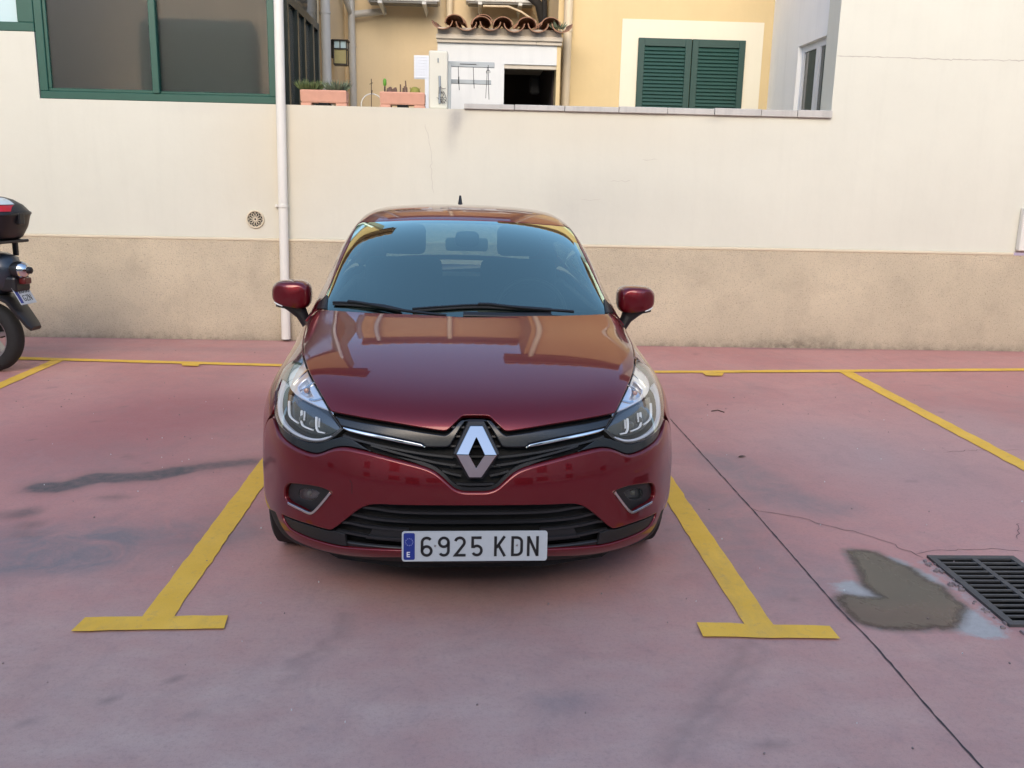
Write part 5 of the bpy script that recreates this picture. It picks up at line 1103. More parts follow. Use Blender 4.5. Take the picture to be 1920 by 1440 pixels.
wsf = panel('windscreen', U, whole(ws_half), M['ws_glass'], car, off=-.002, r=.001, gap=.0005, depth=.002, step=.13, round_it=1)
fr_ = [tuple(q) for q in D['frit']]; fr_half = fr_+[(4.0, fr_[-1][1]-.02), (2., .98), (0, .93)]
panel('ceramic_border', U, whole(ws_half), M['mirror_dark'], wsf, holes=[whole(fr_half)], off=-.007, r=.0005, gap=.004, depth=.001, step=.13, round_it=1)
for s in (1, -1):
    panel('side_window', U, sg(side_f, s)[::s], M['side_glass'], car, off=-.004, r=.001, gap=.0002, depth=.002, step=.16, round_it=1)
    panel('side_window', U, sg(side_r, s)[::s], M['side_glass'], car, off=-.004, r=.001, gap=.0002, depth=.002, step=.16, round_it=1)
    cc = [tuple(q) for q in D['cowl_corner']]; panel('cowl_corner', U, sg(cc, s)[::s], M['black'], car, off=.004, r=.002, gap=0, depth=.006, step=.1, round_it=1)
panel('rear_window', U, whole(rear_w), M['side_glass'], car, off=-.004, r=.001, gap=.0002, depth=.002, step=.16, round_it=1)
sweep('cowl', U, [(-7.2, .95), (-4, .82), (-2.5, .77), (0, .72), (2.5, .77), (4, .82), (7.2, .95)], .10, .006, M['black'], car, -.02, .1)
# --- grille and its parts
gl = empty('upper_grille', (0, 0, 0)); gl.parent = car
bpoly = [tuple(q) for q in D['hood'] if False]
gh = [tuple(q) for q in D['hood'][:12]]+[hlp[-5]]+[hlp[10], hlp[11], hlp[12], hlp[13]]
back_half = [(0, top[0][1]-.35)]+[(u, v-.3) for u, v in top[1:-2]]+[(5.3, 6.2), (4.6, 7.2), (3.4, 8.0), (2.0, 8.0), (0, 8.4)]
panel('backing', L, whole(back_half), M['blackpit'], gl, off=-.045, r=.001, depth=.001, step=.2, round_it=0)
panel('centre_bar', L, whole(D['grille_bar']), M['satin'], gl, off=.002, r=.005, gap=.0005, depth=.035, step=.10, bstep=.04, round_it=1)
for s in (1, -1):
    panel('chrome_strip', L, sg(D['chrome'], s)[::s], M['chrome'], gl, off=.006, r=.004, gap=.0, depth=.012, step=.08, bstep=.03, round_it=1)
    for k in range(3): sweep('slat', L, sg(D['slat%d' % k], s), .010, .012, M['slat'], gl, -.020)
sweep('slat', L, mirror(D['slat3'])[::-1]+D['slat3'][1:], .010, .012, M['slat'], gl, -.020)
for k in range(5): # bars seen through the badge
    v_ = 5.9+k*.42; sweep('slat', L, [(-.45, v_), (0, v_), (.45, v_)], .008, .010, M['slat'], gl, -.026)
# dark trim carrying the headlight and running under it
trim = [(u, v) for u, v in top[9:]]+[(hlp[7][0]+.03, hlp[7][1])]+hlp[8:15]+[(2.45, 6.6)]
for s in (1, -1): panel('headlight_trim', L, sg(trim, s)[::s], M['satin'], gl, off=-.010, r=.003, gap=.001, depth=.02, step=.10, bstep=.05, round_it=1)
rim_line = [(u, v+.07) for u, v in top]
sweep('grille_rim', L, mirror(rim_line[:9])[::-1]+rim_line[1:9], .016, .010, M['black'], gl, -.022, taper=lambda f: max(.05, min(1, 9*f, 9*(1-f))))
# --- badge: a folded diamond ring
bd = empty('badge', (0, 0, 0)); bd.parent = car
def bz(x, y, h=0): # traced badge coordinates -> metres, upright on the nose
    X = (x-660)/9*.001895; Z = .7505-(y-292)/9*.001905; return X, Z
out = [(560, 292), (765, 292), (995, 700), (755, 1135), (545, 1135), (325, 692)]; inn = [(660, 452), (660, 452), (797, 700), (660, 955), (660, 955), (527, 696)]
def nose(z): # forward-most y of the badge plane at height z
    zm = .664; return -.036+.80*max(0, z-zm)+.33*max(0, zm-z)
V, F = [], []
for q in out+inn:
    X, Z = bz(*q); V.append((X, nose(Z), Z))
for q in out+inn:
    X, Z = bz(*q); V.append((X, nose(Z)+.016, Z))
for i in range(6):
    j = (i+1) % 6; F += [(i, j, 6+j, 6+i), (12+i, 18+i, 18+j, 12+j), (i, 12+i, 12+j, j), (6+i, 6+j, 18+j, 18+i)]
b_ = MB().add(V, F).build('diamond', M['chrome'], bd)
bm = bmesh.new(); bm.from_mesh(b_.data); bmesh.ops.remove_doubles(bm, verts=bm.verts[:], dist=1e-5); bmesh.ops.bevel(bm, geom=[e for e in bm.edges], offset=.0014, segments=1, affect='EDGES'); bmesh.ops.recalc_face_normals(bm, faces=bm.faces[:]); bm.to_mesh(b_.data); bm.free()
rim = [(530, 245), (795, 245), (1040, 700), (775, 1180), (525, 1180), (280, 695)]; V = []
for dy in (.012, .05):
    for q in rim:
        X, Z = bz(*q); V.append((X, nose(Z)+dy, Z))
    for q, q2 in zip(out, inn):
        X, Z = bz(q[0]*.7+q2[0]*.3, q[1]*.7+q2[1]*.3); V.append((X, nose(Z)+dy, Z))
F = []
for i in range(6):
    j = (i+1) % 6; F += [(i, j, 6+j, 6+i), (i, 12+i, 12+j, j)]
MB().add(V, F).build('mount', M['black'], bd)
# --- lower grille, bands, fog lamps, plate
lgp = empty('lower_grille', (0, 0, 0)); lgp.parent = car
lo_half = [(u*1.01, v) for u, v in D['lower_opening']]
panel('backing', L, whole([(0, 4.4)]+[(3.4, 4.4), (5.2, 3.4), (5.6, 2.4), (4, 1.4), (0, 1.2)]), M['blackpit'], lgp, off=-.05, r=.001, depth=.001, step=.2, round_it=0)
for k in range(4):
    s0_ = [tuple(q) for q in D['lslat%d' % k]]
    if k < 2: sweep('slat', L, mirror(s0_)[::-1]+s0_[1:], .011, .014, M['slat'], lgp, -.026)
    else:
        for s in (1, -1): sweep('slat', L, sg(s0_, s), .011, .014, M['slat'], lgp, -.026)
sweep('slat', L, [(-3.5, 1.72), (-1.5, 1.66), (0, 1.65), (1.5, 1.66), (3.5, 1.72)], .020, .012, M['slat'], lgp, -.024)
panel('sensor_plate', L, whole([(0, 2.75), (1.9, 2.75), (2.05, 2.15), (0, 2.15)]), M['black'], lgp, off=-.018, r=.002, depth=.005, step=.15, round_it=0)
for s in (1, -1):
    panel('side_band', L, sg(D['band_end'], s)[::s], M['black'], lgp, off=-.006, r=.002, gap=.0015, depth=.012, step=.1, round_it=1)
low_half = [(0, low[0][1]+.02)]+[(u, v+.02) for u, v in low[1:]]+[(7.9, 1.25), (7.9, .15), (4, .1), (0, .1)]
panel('lip_spoiler', L, whole(low_half), M['blackpit'], car, off=-.006, r=.002, gap=.001, depth=.01, step=.15, round_it=1)
for s in (1, -1):
    fo = sg(D['fog_opening'], s); fg = panel('fog_light', L, [(u*1.0, v) for u, v in fo][::s], M['black'], car, holes=[sg(D['fog_lamp'], s)], off=-.016, r=.002, gap=.0, depth=.004, step=.08, bstep=.04, round_it=1)
    panel('lamp', L, sg(D['fog_lamp'], s)[::s], M['lens'], fg, off=-.018, r=.002, gap=0, depth=.004, step=.06, round_it=2)
    panel('bowl', L, sg(D['fog_lamp'], s)[::s], M['refl_grey'], fg, off=-.035, r=.002, gap=0, depth=.002, step=.06, round_it=2)
    cx, cv = np.mean(np.array(sg(D['fog_lamp'], s)), 0); pc_ = L([(cx, cv)])[0]; nn_ = L.normal([(cx, cv)])[0]
    bp = pc_-nn_*.03; MB().lathe([(0, -.004), (.010, 0.), (.012, .006), (.012, .012)], tuple(bp), 'y', 16).build('bulb', M['opaqueglass'], fg, True)
    sweep('chrome_trim', L, sg(D['fog_chrome'], s), .010, .006, M['chrome_satin'], fg, .001, .03)
tc = [tuple(q) for q in D['tow_cap']]
sweep('tow_cover_seam', L, tc[1:4], .0014, .0005, M['blackpit'], bumper, .0002, .03, 0)
# number plate with its characters
npl = empty('number_plate', (0, -.030, .2675)); npl.parent = car; npl.rotation_euler = (R(-4), 0, 0)
def rrect(w, h, r, n=6):
    p = []
    for cx, cy, a0 in ((w-r, h-r, 0), (r, h-r, 90), (r, r, 180), (w-r, r, 270)):
        p += [(cx+r*math.cos(R(a0+90*k/n)), cy+r*math.sin(R(a0+90*k/n))) for k in range(n+1)]
    return p
PW, PH = .520, .111
MB().prism([(x-PW/2, y) for x, y in rrect(PW, PH, .010)], lambda p, h: (p[0], -h, p[1]), 0, .004).build('blank', M['plate'], npl)
MB().prism([(x-PW/2+.006, y+.006) for x, y in rrect(.040, PH-.012, .006)], lambda p, h: (p[0], -h, p[1]), .0042, .0046).build('country_band', M['plate_blue'], npl)
def stroke(pts, w, closed=False):
    """Flat ribbon of constant width along 2-D points, mitred."""
    P2 = [np.array(p, float) for p in pts]; n = len(P2); A, B = [], []
    for i in range(n):
        a = P2[i-1] if (i or closed) else None; c = P2[(i+1) % n] if (i < n-1 or closed) else None
        t1 = (P2[i]-a)/np.linalg.norm(P2[i]-a) if a is not None else None; t2 = (c-P2[i])/np.linalg.norm(c-P2[i]) if c is not None else None
        if t1 is None: t1 = t2
        if t2 is None: t2 = t1
        n1 = np.array((-t1[1], t1[0])); n2 = np.array((-t2[1], t2[0])); m = n1+n2; m = m/max(1e-6, np.linalg.norm(m)); k = w/2/max(.35, m@n1)
        A.append(P2[i]+m*k); B.append(P2[i]-m*k)
    return A, B, closed
def glyph(name, strokes, x, z, mat, parent, w, lift=.0048, th=.0008):
    mb = MB()
    for pts, closed in strokes:
        A, B, cl = stroke(pts, w, closed); n = len(A); V = [(x+p[0], -lift-th, z+p[1]) for p in A]+[(x+p[0], -lift-th, z+p[1]) for p in B]+[(x+p[0], -lift, z+p[1]) for p in A]+[(x+p[0], -lift, z+p[1]) for p in B]
        F = []
        for i in range(n if cl else n-1):
            j = (i+1) % n; F += [(i, j, n+j, n+i), (i, 2*n+i, 2*n+j, j), (n+i, n+j, 3*n+j, 3*n+i)]
        mb.add(V, F)
    return mb.build(name, mat, parent)
def arc(cx, cy, rx, ry, a0, a1, n=14): return [(cx+rx*math.cos(R(a0+(a1-a0)*k/n)), cy+ry*math.sin(R(a0+(a1-a0)*k/n))) for k in range(n+1)]
H, Wd, sw = .0745, .0425, .0098; a_, b_h = Wd/2-sw/2, sw/2
top_y, bot_y = H-b_h, b_h; xl, xr, xm = sw/2, Wd-sw/2, Wd/2
G6 = [(arc(xm, bot_y+.0165, a_, .0165, 0, 360, 24)[:-1], True), (arc(xm, top_y-.0165, a_, .0165, 35, 180)+[(xl, bot_y+.0165)], False)]
G9 = [(arc(xm, top_y-.0165, a_, .0165, 0, 360, 24)[:-1], True), ([(xr, top_y-.0165)]+arc(xm, bot_y+.0165, a_, .0165, 0, -145), False)]
G2 = [(arc(xm, top_y-.0165, a_, .0165, 165, -35)+[(xl+.001, bot_y), (Wd, bot_y)], False)]
G5 = [([(xr, top_y), (xl+.001, top_y), (xl+.001, .036)]+arc(xm, bot_y+.0172, a_, .0172, 128, -150, 18), False)]
GK = [([(xl, 0), (xl, H)], False), ([(xr, H), (xl+.003, H*.42)], False), ([(xl+.011, H*.55), (xr+.001, 0)], False)]
GD = [([(xl, bot_y), (xl, top_y), (xm-.002, top_y)]+arc(xm-.002, top_y-.016, a_+.002, .016, 80, 0, 6)+arc(xm-.002, bot_y+.016, a_+.002, .016, 0, -80, 6)+[(xm-.002, bot_y)], True)]
GN = [([(xl, 0), (xl, H)], False), ([(xr, 0), (xr, H)], False), ([(xl, H-.001), (xr, .001)], False)]
mm = .520/270
for g, px in ((G6, 34.6), (G9, 66.3), (G2, 95.8), (G5, 127.5), (GK, 170.6), (GD, 202.4), (GN, 231.9)):
    glyph('character', g, -.26+px*mm, .0175, M['plate_black'], npl, sw)
glyph('character', [([(.010, .0), (0, 0), (0, .016), (.010, .016)], False), ([(0, .008), (.009, .008)], False)], -.241, .018, M['plate_e'], npl, .0032)
m = MB()
for k in range(12):
    a = 2*math.pi*k/12; m.prism([(-.234+.013*math.cos(a)+.0022*math.cos(q)*(1 if i % 2 == 0 else .45), .072+.013*math.sin(a)+.0022*math.sin(q)*(1 if i % 2 == 0 else .45)) for i, q in enumerate(np.linspace(.314, .314+2*math.pi, 11)[:-1])], lambda p, h: (p[0], -h, p[1]), .0047, .0051)
m.build('star_ring', M['plate_star'], npl)
for x in (-.142, .1505): MB().lathe([(0, -.008), (.003, -.0075), (.0042, -.0055), (.0042, -.004)], (x, 0, .058), 'y', 12).build('screw', M['chrome_satin'], npl, True)
# --- headlights
for s in (1, -1):
    hl = empty('headlight', (0, 0, 0)); hl.parent = car
    hs_ = sg(hlp, s)[::s]
    panel('lens', L, hs_, M['lens'], hl, off=.001, r=.003, gap=.0015, depth=.008, step=.09, bstep=.04, round_it=2)
    panel('bezel', L, hs_, M['module'], hl, off=-.055, r=.001, gap=-.004, depth=.001, step=.12, round_it=2)
    panel('bezel_rim', L, hs_, M['refl_grey'], hl, holes=[[(cxy[0]*.945+s*4.15*.055, cxy[1]*.945+7.4*.055) for cxy in hs_]], off=-.016, r=.001, gap=.001, depth=.045, step=.12, round_it=2)
    panel('light_guide', L, sg(D['drl'], s)[::s], M['drl'], hl, off=-.010, r=.004, gap=0, depth=.010, step=.08, bstep=.04, round_it=2)
    rt_ = [tuple(q) for q in D['reflector_top']]; sig = [tuple(q) for q in D['signal']]
    panel('reflector', L, sg(rt_, s)[::s], M['refl'], hl, holes=[sg(sig, s)[::s]], off=-.024, r=.005, gap=.001, depth=.02, step=.08, bstep=.04, round_it=2)
    panel('reflector_bowl', L, sg(sig, s)[::s], M['refl'], hl, off=-.045, r=.002, gap=-.004, depth=.003, step=.06, round_it=2)
    sc_ = np.mean(np.array(sg(sig, s)), 0); pb = L([sc_])[0]-L.normal([sc_])[0]*.034
    MB().lathe([(0, -.02), (.009, -.016), (.011, 0), (.011, .02)], tuple(pb), 'y', 14).build('signal_bulb', M['amber'], hl, True)
    for q_ in (.25, .5, .75):
        a0_, a1_ = np.array(rt_[0])*(1-q_)+np.array(rt_[10])*q_, np.array(rt_[4])*(1-q_)+np.array(rt_[8])*q_; sweep('reflector_rib', L, [(s*a0_[0], a0_[1]), (s*(a0_[0]+a1_[0])/2+s*.05, (a0_[1]+a1_[1])/2-.12), (s*a1_[0], a1_[1])], .010, .006, M['chrome'], hl, -.026, .04)
    panel('module', L, sg(D['module'], s)[::s], M['module'], hl, off=-.034, r=.004, gap=.001, depth=.015, step=.1, round_it=2)
    for nm in ('led0', 'led1', 'led2'): sweep('led_strip', L, sg(D[nm], s), .0062, .008, M['led'], hl, -.030, .03)
    for nm in ('led1b', 'led2b'): sweep('led_strip', L, sg(D[nm], s), .0032, .006, M['led'], hl, -.030, .03)
    for f in (.33, .66): # the lamp cells between the strips
        a_uv = np.array(D['led0'][2])*(1-f)+np.array(D['led2'][2])*f; a_uv = (s*a_uv[0]-s*.25, a_uv[1]+.1); pm = L([a_uv])[0]-L.normal([a_uv])[0]*.028
        MB().lathe([(0, -.006), (.010, -.004), (.015, .004), (.015, .012)], tuple(pm), 'y', 18).build('projector', M['opaqueglass'], hl, True)
# --- mirrors
for s in (1, -1):
    mr = empty('door_mirror', (s*.868, 1.50, 1.022)); mr.parent = car
    prof = []
    W2, H2 = .096, .069
    V, F = [], []; n = 28; rings = [(-.078, .76), (-.073, .88), (-.060, .96), (-.03, 1.02), (.02, 1.03), (.06, .99), (.085, .95)]
    V.append((0, -.083, -.004))
    for y, k in rings:
        for q in range(n):
            a = 2*math.pi*q/n; ca, sa = math.cos(a), math.sin(a); e = 2/3.2
            x = math.copysign(abs(ca)**e, ca)*W2*k; z = math.copysign(abs(sa)**e, sa)*H2*k
            tt_ = (x/W2+1)/2; z *= (1.02-.10*tt_**2) if z > 0 else (1.10-.46*tt_)
            V.append((s*x, y+.14*abs(x)*0+.05*max(0, x/W2)**2, z))
    for q in range(n): F.append((0, 1+(q+1) % n, 1+q))
    for k in range(len(rings)-1):
        for q in range(n): F.append((1+k*n+q, 1+k*n+(q+1) % n, 1+(k+1)*n+(q+1) % n, 1+(k+1)*n+q))
    F.append(tuple(1+(len(rings)-1)*n+q for q in range(n)))
    MB().add(V, F).build('housing', M['paint'], mr, 60)
    m = MB(); pr = [(s*-.015, -.052, -.066), (s*.035, -.045, -.070), (s*-.02, .05, -.070)]
    V = []; F = []; secs = [(-.010, -.058, .075, .050), (-.030, -.080, .058, .046), (-.055, -.11, .040, .042), (-.075, -.150, .034, .040), (-.095, -.185, .038, .040)]
    for xo, zo, w_, d_ in secs:
        for q in range(12):
            a = 2*math.pi*q/12; V.append((s*(xo+w_*.8*math.cos(a)), .0+d_*math.sin(a)-.01, zo))
    for k in range(4):
        for q in range(12): F.append((k*12+q, k*12+(q+1) % 12, (k+1)*12+(q+1) % 12, (k+1)*12+q))
    m.add(V, F).build('stalk', M['black'], mr, True)
    m = MB(); V, F = [], []
    for k in range(9):
        x = -.055+.125*k/8
        zb = -H2*(1.10-.46*(x/W2+1)/2); V += [(s*x, -.064+.05*max(0, x/W2)**2, zb+.012), (s*x, -.056+.03*max(0, x/W2)**2, zb-.008), (s*x, .05, zb-.009)]
        if k: F += [(3*k-3, 3*k, 3*k+1, 3*k-2), (3*k-2, 3*k+1, 3*k+2, 3*k-1)]
    m.add(V, F).build('lower_cover', M['black'], mr, True)
    MB().tube([(s*.035, -.062, -.0505), (s*.060, -.050, -.0440), (s*.080, -.030, -.036)], [.003, .004, .002], 8).build('indicator', M['led'], mr, True)
    MB().box(min(s*-.07, s*.07), max(s*-.07, s*.07), .082, .085, -.042, .045).build('mirror_glass', M['chrome'], mr)
# --- wipers, antenna
def wiper(blade, arm, label=None):
    w_ = empty('wiper', (0, 0, 0)); w_.parent = car
    sweep('blade', U, blade, .010, .011, M['black'], w_, .006, .04)
    sweep('blade_spoiler', U, [(a, b-.03) for a, b in blade], .011, .007, M['wire'], w_, .003, .04)
    sweep('arm', U, arm, .013, .009, M['black'], w_, .014, .04); return w_
bl = [tuple(q) for q in D['wiper_r']]; wiper(bl, [tuple(q) for q in D['wiper_r_arm']])
bl = [tuple(q) for q in D['wiper_l']]; wiper(bl[:5], [(bl[1][0], bl[1][1]+.02), (bl[2][0], bl[2][1]), (bl[4][0], bl[4][1]-.06), (bl[4][0]+.9, bl[4][1]-.22)])
sweep('washer_pipe', U, [(-.1, .86), (.8, .84), (1.7, .86)], .03, .012, M['black'], car, .0, .1)
MB().tube([(0, 3.30, 1.395), (0, 3.345, 1.455), (0, 3.355, 1.487)], [.022, .012, .007], 10).build('antenna', M['black'], car, True)
# --- wheels
def wheel(x, y, s):
    w_ = empty('wheel', (x, y, .305)); w_.parent = car
    MB().lathe([(.20, -.085), (.245, -.098), (.285, -.100), (.300, -.090), (.305, -.060), (.305, .060), (.300, .090), (.285, .100), (.245, .098), (.20, .085)], (0, 0, 0), 'x', 44).build('tyre', M['rubber'], w_, True)
    MB().lathe([(.208, -.08), (.200, -.06), (.190, 0), (.200, .06), (.208, .08)], (0, 0, 0), 'x', 32).build('rim', M['alloy'], w_, True)
    m = MB()
    for k in range(10):
        a = 2*math.pi*k/10+(.12 if k % 2 else -.12); c_, s_ = math.cos(a), math.sin(a); p = lambda r_, t: (s*.06, r_*c_-t*s_, r_*s_+t*c_)
        V = [p(.03, -.018), p(.03, .018), p(.2, .012), p(.2, -.012)]; V += [(q[0]-s*.03, q[1], q[2]) for q in V]; m.add(V, [(0, 1, 2, 3), (4, 7, 6, 5), (0, 4, 5, 1), (1, 5, 6, 2), (2, 6, 7, 3), (3, 7, 4, 0)])
    m.build('spokes', M['alloy'], w_)
for s in (1, -1): wheel(s*.737, .858, s); wheel(s*.745, 3.442, s)
# --- inside of the body
MB().prism([(-.67, .46), (-.52, .27), (-.27, .18), (.27, .18), (.52, .27), (.67, .46), (.60, 1.3), (-.60, 1.3)], lambda p, h: (p[0], p[1], h), .150, .195).box(-.50, .50, .55, 3.95, .196, .30).box(-.80, .80, 1.25, 3.05, .17, .30).build('underbody_light_block', M['blackpit'], car)  # dark boxes under the car, added to block light and deepen the shade
MB().box(-.58, .58, .30, 1.20, .30, .72).build('engine', M['blackpit'], car)
uu = np.linspace(-7.8, 7.8, 40); vv = np.linspace(.2, 13.6, 40); gg = np.array([(u, v) for v in vv for u in uu]); Pi = L(gg)-L.normal(gg)*.075
obj('light_block_skin', Pi, [(j*40+i, j*40+i+1, (j+1)*40+i+1, (j+1)*40+i) for j in range(39) for i in range(39) if abs(uu[i]) < 5.2 or vv[j] > 9.2 or vv[j] < 5], M['blackpit'], car)  # dark shell behind the panels, added to keep light from showing through
m = MB(); sec = [(1.16, .90), (1.30, .955), (1.50, .965), (1.68, .945), (1.74, .86), (1.74, .62)]
V = [(x, y, z-.03*abs(x)**2+(.025*math.exp(-((x-.36)/.17)**2) if 1.4 < y < 1.72 else 0)+(.018*math.exp(-(x/.12)**2) if 1.4 < y < 1.6 else 0)) for y, z in sec for x in np.linspace(-.70, .70, 29)]
F = [(k*29+i, k*29+i+1, (k+1)*29+i+1, (k+1)*29+i) for k in range(len(sec)-1) for i in range(28)]
m.add(V, F).build('dashboard', M['dash'], car, True)
sw_ = empty('steering_wheel', (.36, 1.82, .90)); sw_.parent = car; sw_.rotation_euler = (R(-24), 0, 0)
pts = [(.185*math.cos(a), 0, .185*math.sin(a)) for a in np.linspace(0, 2*math.pi, 41)]; MB().tube(pts, .016, 10, False).build('rim', M['mirror_dark'], sw_, True)
MB().bbox(-.085, .085, -.03, .03, -.07, .06, .025, 2).box(-.18, .18, -.008, .008, -.02, .02).build('hub', M['dash'], sw_)
for sx in (-.36, .36):
    st_ = empty('front_seat', (sx, 2.35, .3)); st_.parent = car
    MB().bbox(-.25, .25, -.35, .2, .05, .28, .07, 3).build('cushion', M['fabric'], st_, True)
    o = MB().bbox(-.24, .24, -.06, .07, 0, .62, .055, 3).build('backrest', M['fabric'], st_, True); o.location = (0, .20, .22); o.rotation_euler = (R(-16), 0, 0)
    o = MB().bbox(-.135, .135, -.045, .045, 0, .19, .04, 3).build('headrest', M['fabric'], st_, True); o.location = (0, .40, .83); o.rotation_euler = (R(-8), 0, 0)
rs = empty('rear_seat', (0, 3.05, .3)); rs.parent = car; MB().bbox(-.62, .62, -.05, .12, .1, .66, .05, 3).build('backrest', M['fabric'], rs, True)
for sx in (-.42, .42): MB().bbox(sx-.12, sx+.12, .0, .08, .64, .76, .03, 2).build('headrest', M['fabric'], rs, True)
mir = empty('rear_view_mirror', (.01, 1.92, 1.255)); mir.parent = car
MB().bbox(-.115, .115, -.018, .018, -.035, .035, .016, 3).build('housing', M['headliner'], mir, True); MB().bbox(-.065, .065, -.10, -.03, -.01, .075, .03, 3).build('sensor_cover', M['mirror_dark'], mir, True)
for s in (1, -1): # cabin sides and pillars seen through the screen
    vv2 = np.linspace(1.4, 9.0, 20); uo = np.linspace(5.35, 7, 7)
    g2 = np.array([(s*u, v) for v in vv2 for u in (7.0, 7.35)]); Pp = U(g2)-U.normal(g2)*.03; obj('pillar_trim', Pp, [(2*k, 2*k+1, 2*k+3, 2*k+2) for k in range(19)], M['headliner'], car)
ug = np.linspace(-7.0, 7.0, 19); vg = np.linspace(4.75, 9.3, 12); g3 = np.array([(u, v) for v in vg for u in ug]); Ph = U(g3)-U.normal(g3)*.035
obj('headliner', Ph, [(j*19+i, j*19+i+1, (j+1)*19+i+1, (j+1)*19+i) for j in range(11) for i in range(18)], M['headliner'], car)
MB().box(-.72, .72, 1.3, 3.6, .30, .34).box(-.74, -.70, 1.3, 3.5, .34, .92).box(.70, .74, 1.3, 3.5, .34, .92).box(-.7, .7, 3.1, 3.7, .34, .93).build('cabin_lining', M['dash'], car)
# ---------------------------------------------------------------- motor scooter at the left edge (local +x = its tail)
sc = empty('scooter', (-3.89, 7.40, 0), None, None, None, R(-12)); tag(sc, 'dark scooter with a black, red and white top case at the frame edge', 'scooter')
def swheel(x, name='wheel'):
    w = empty(name, (x, 0, .285)); w.parent = sc
    MB().lathe([(.175, -.045), (.205, -.062), (.245, -.064), (.272, -.048), (.284, -.020), (.285, 0), (.284, .020), (.272, .048), (.245, .064), (.205, .062), (.175, .045)], (0, 0, 0), 'y', 48).build('tyre', M['rubber'], w, True)
    MB().lathe([(.188, -.052), (.178, -.05), (.165, -.03), (.165, .03), (.178, .05), (.188, .052)], (0, 0, 0), 'y', 40, True).build('rim', M['alloy'], w, True)
    m = MB()
    for k in range(6):
        a = 2*math.pi*k/6+.2; c_, s_ = math.cos(a), math.sin(a); p = lambda r_, t, y: (r_*c_-t*s_, y, r_*s_+t*c_)
        V = [p(.03, -.022, -.03), p(.03, .022, -.03), p(.172, .014, -.04), p(.172, -.014, -.04), p(.03, -.022, .03), p(.03, .022, .03), p(.172, .014, .03), p(.172, -.014, .03)]
        m.add(V, [(0, 1, 2, 3), (4, 7, 6, 5), (0, 4, 5, 1), (1, 5, 6, 2), (2, 6, 7, 3), (3, 7, 4, 0)])
    m.lathe([(0, -.045), (.045, -.045), (.05, -.03), (.05, .03)], (0, 0, 0), 'y', 20); m.build('spokes', M['alloy'], w); return w
swheel(0); swheel(-1.30)
# top case: lower shell, lid, coloured panels
tcb = empty('top_case', (.10, 0, 1.08)); tcb.parent = sc
def loft(secs, n=28, e=3.2):
    V, F = [], []
    for z, xc, hx, hy in secs:
        for q in range(n):
            a = 2*math.pi*q/n; ca, sa = math.cos(a), math.sin(a); V.append((xc+math.copysign(abs(ca)**(2/e), ca)*hx, math.copysign(abs(sa)**(2/e), sa)*hy, z))
    for k in range(len(secs)-1):
        for q in range(n): F.append((k*n+q, k*n+(q+1) % n, (k+1)*n+(q+1) % n, (k+1)*n+q))
    F += [tuple(range(n))[::-1], tuple((len(secs)-1)*n+q for q in range(n))]
    return V, F
MB().add(*loft([(-.02, .0, .17, .17), (0, .0, .20, .19), (.08, .01, .235, .215), (.155, .015, .25, .225), (.172, .015, .256, .23)])).build('lower_shell', M['scoot_black'], tcb, 50)
MB().add(*loft([(.173, .015, .262, .235), (.19, .015, .262, .236), (.20, .012, .25, .225), (.245, -.005, .225, .205), (.285, -.03, .18, .17), (.305, -.05, .13, .13), (.312, -.06, .06, .07)])).build('lid', M['scoot_black'], tcb, 60)
def patch(name, mat, z0, z1, a0, a1, grow):
    V, F = [], []; n = 14; secs = [(.20, .012, .25, .225), (.245, -.005, .225, .205), (.285, -.03, .18, .17), (.305, -.05, .13, .13)]
    zs_ = np.linspace(z0, z1, 6); sz = [q[0] for q in secs]
    for i, z in enumerate(zs_):
        xc = np.interp(z, sz, [q[1] for q in secs]); hx = np.interp(z, sz, [q[2] for q in secs])+grow; hy = np.interp(z, sz, [q[3] for q in secs])+grow
        f = i/5
        for k in range(n):
            a = R(a0[0]+(a1[0]-a0[0])*k/(n-1))*(1-f)+R(a0[1]+(a1[1]-a0[1])*k/(n-1))*f; ca, sa = math.cos(a), math.sin(a)
            V.append((xc+math.copysign(abs(ca)**(2/3.2), ca)*hx, math.copysign(abs(sa)**(2/3.2), sa)*hy, z))
    for i in range(5):
        for k in range(n-1): F.append((i*n+k, i*n+k+1, (i+1)*n+k+1, (i+1)*n+k))
    return obj(name, V, F, mat, tcb, True)
patch('white_panel', M['scoot_white'], .252, .300, (-170, -160), (2, 6), .004)
patch('red_panel', M['scoot_red'], .202, .246, (-150, -168), (-12, 0), .005)
MB().bbox(.225, .285, -.03, .03, .10, .19, .008, 2).build('lock', M['scoot_black'], tcb)
MB().bbox(-.07, .30, -.17, .17, 1.035, 1.058, .008, 2).bbox(-.02, .02, -.12, -.09, .90, 1.036, .005, 1).bbox(-.02, .02, .09, .12, .90, 1.036, .005, 1).bbox(.2, .24, -.12, -.09, .93, 1.036, .005, 1).bbox(.2, .24, .09, .12, .93, 1.036, .005, 1).build('rack', M['scoot_black'], sc)
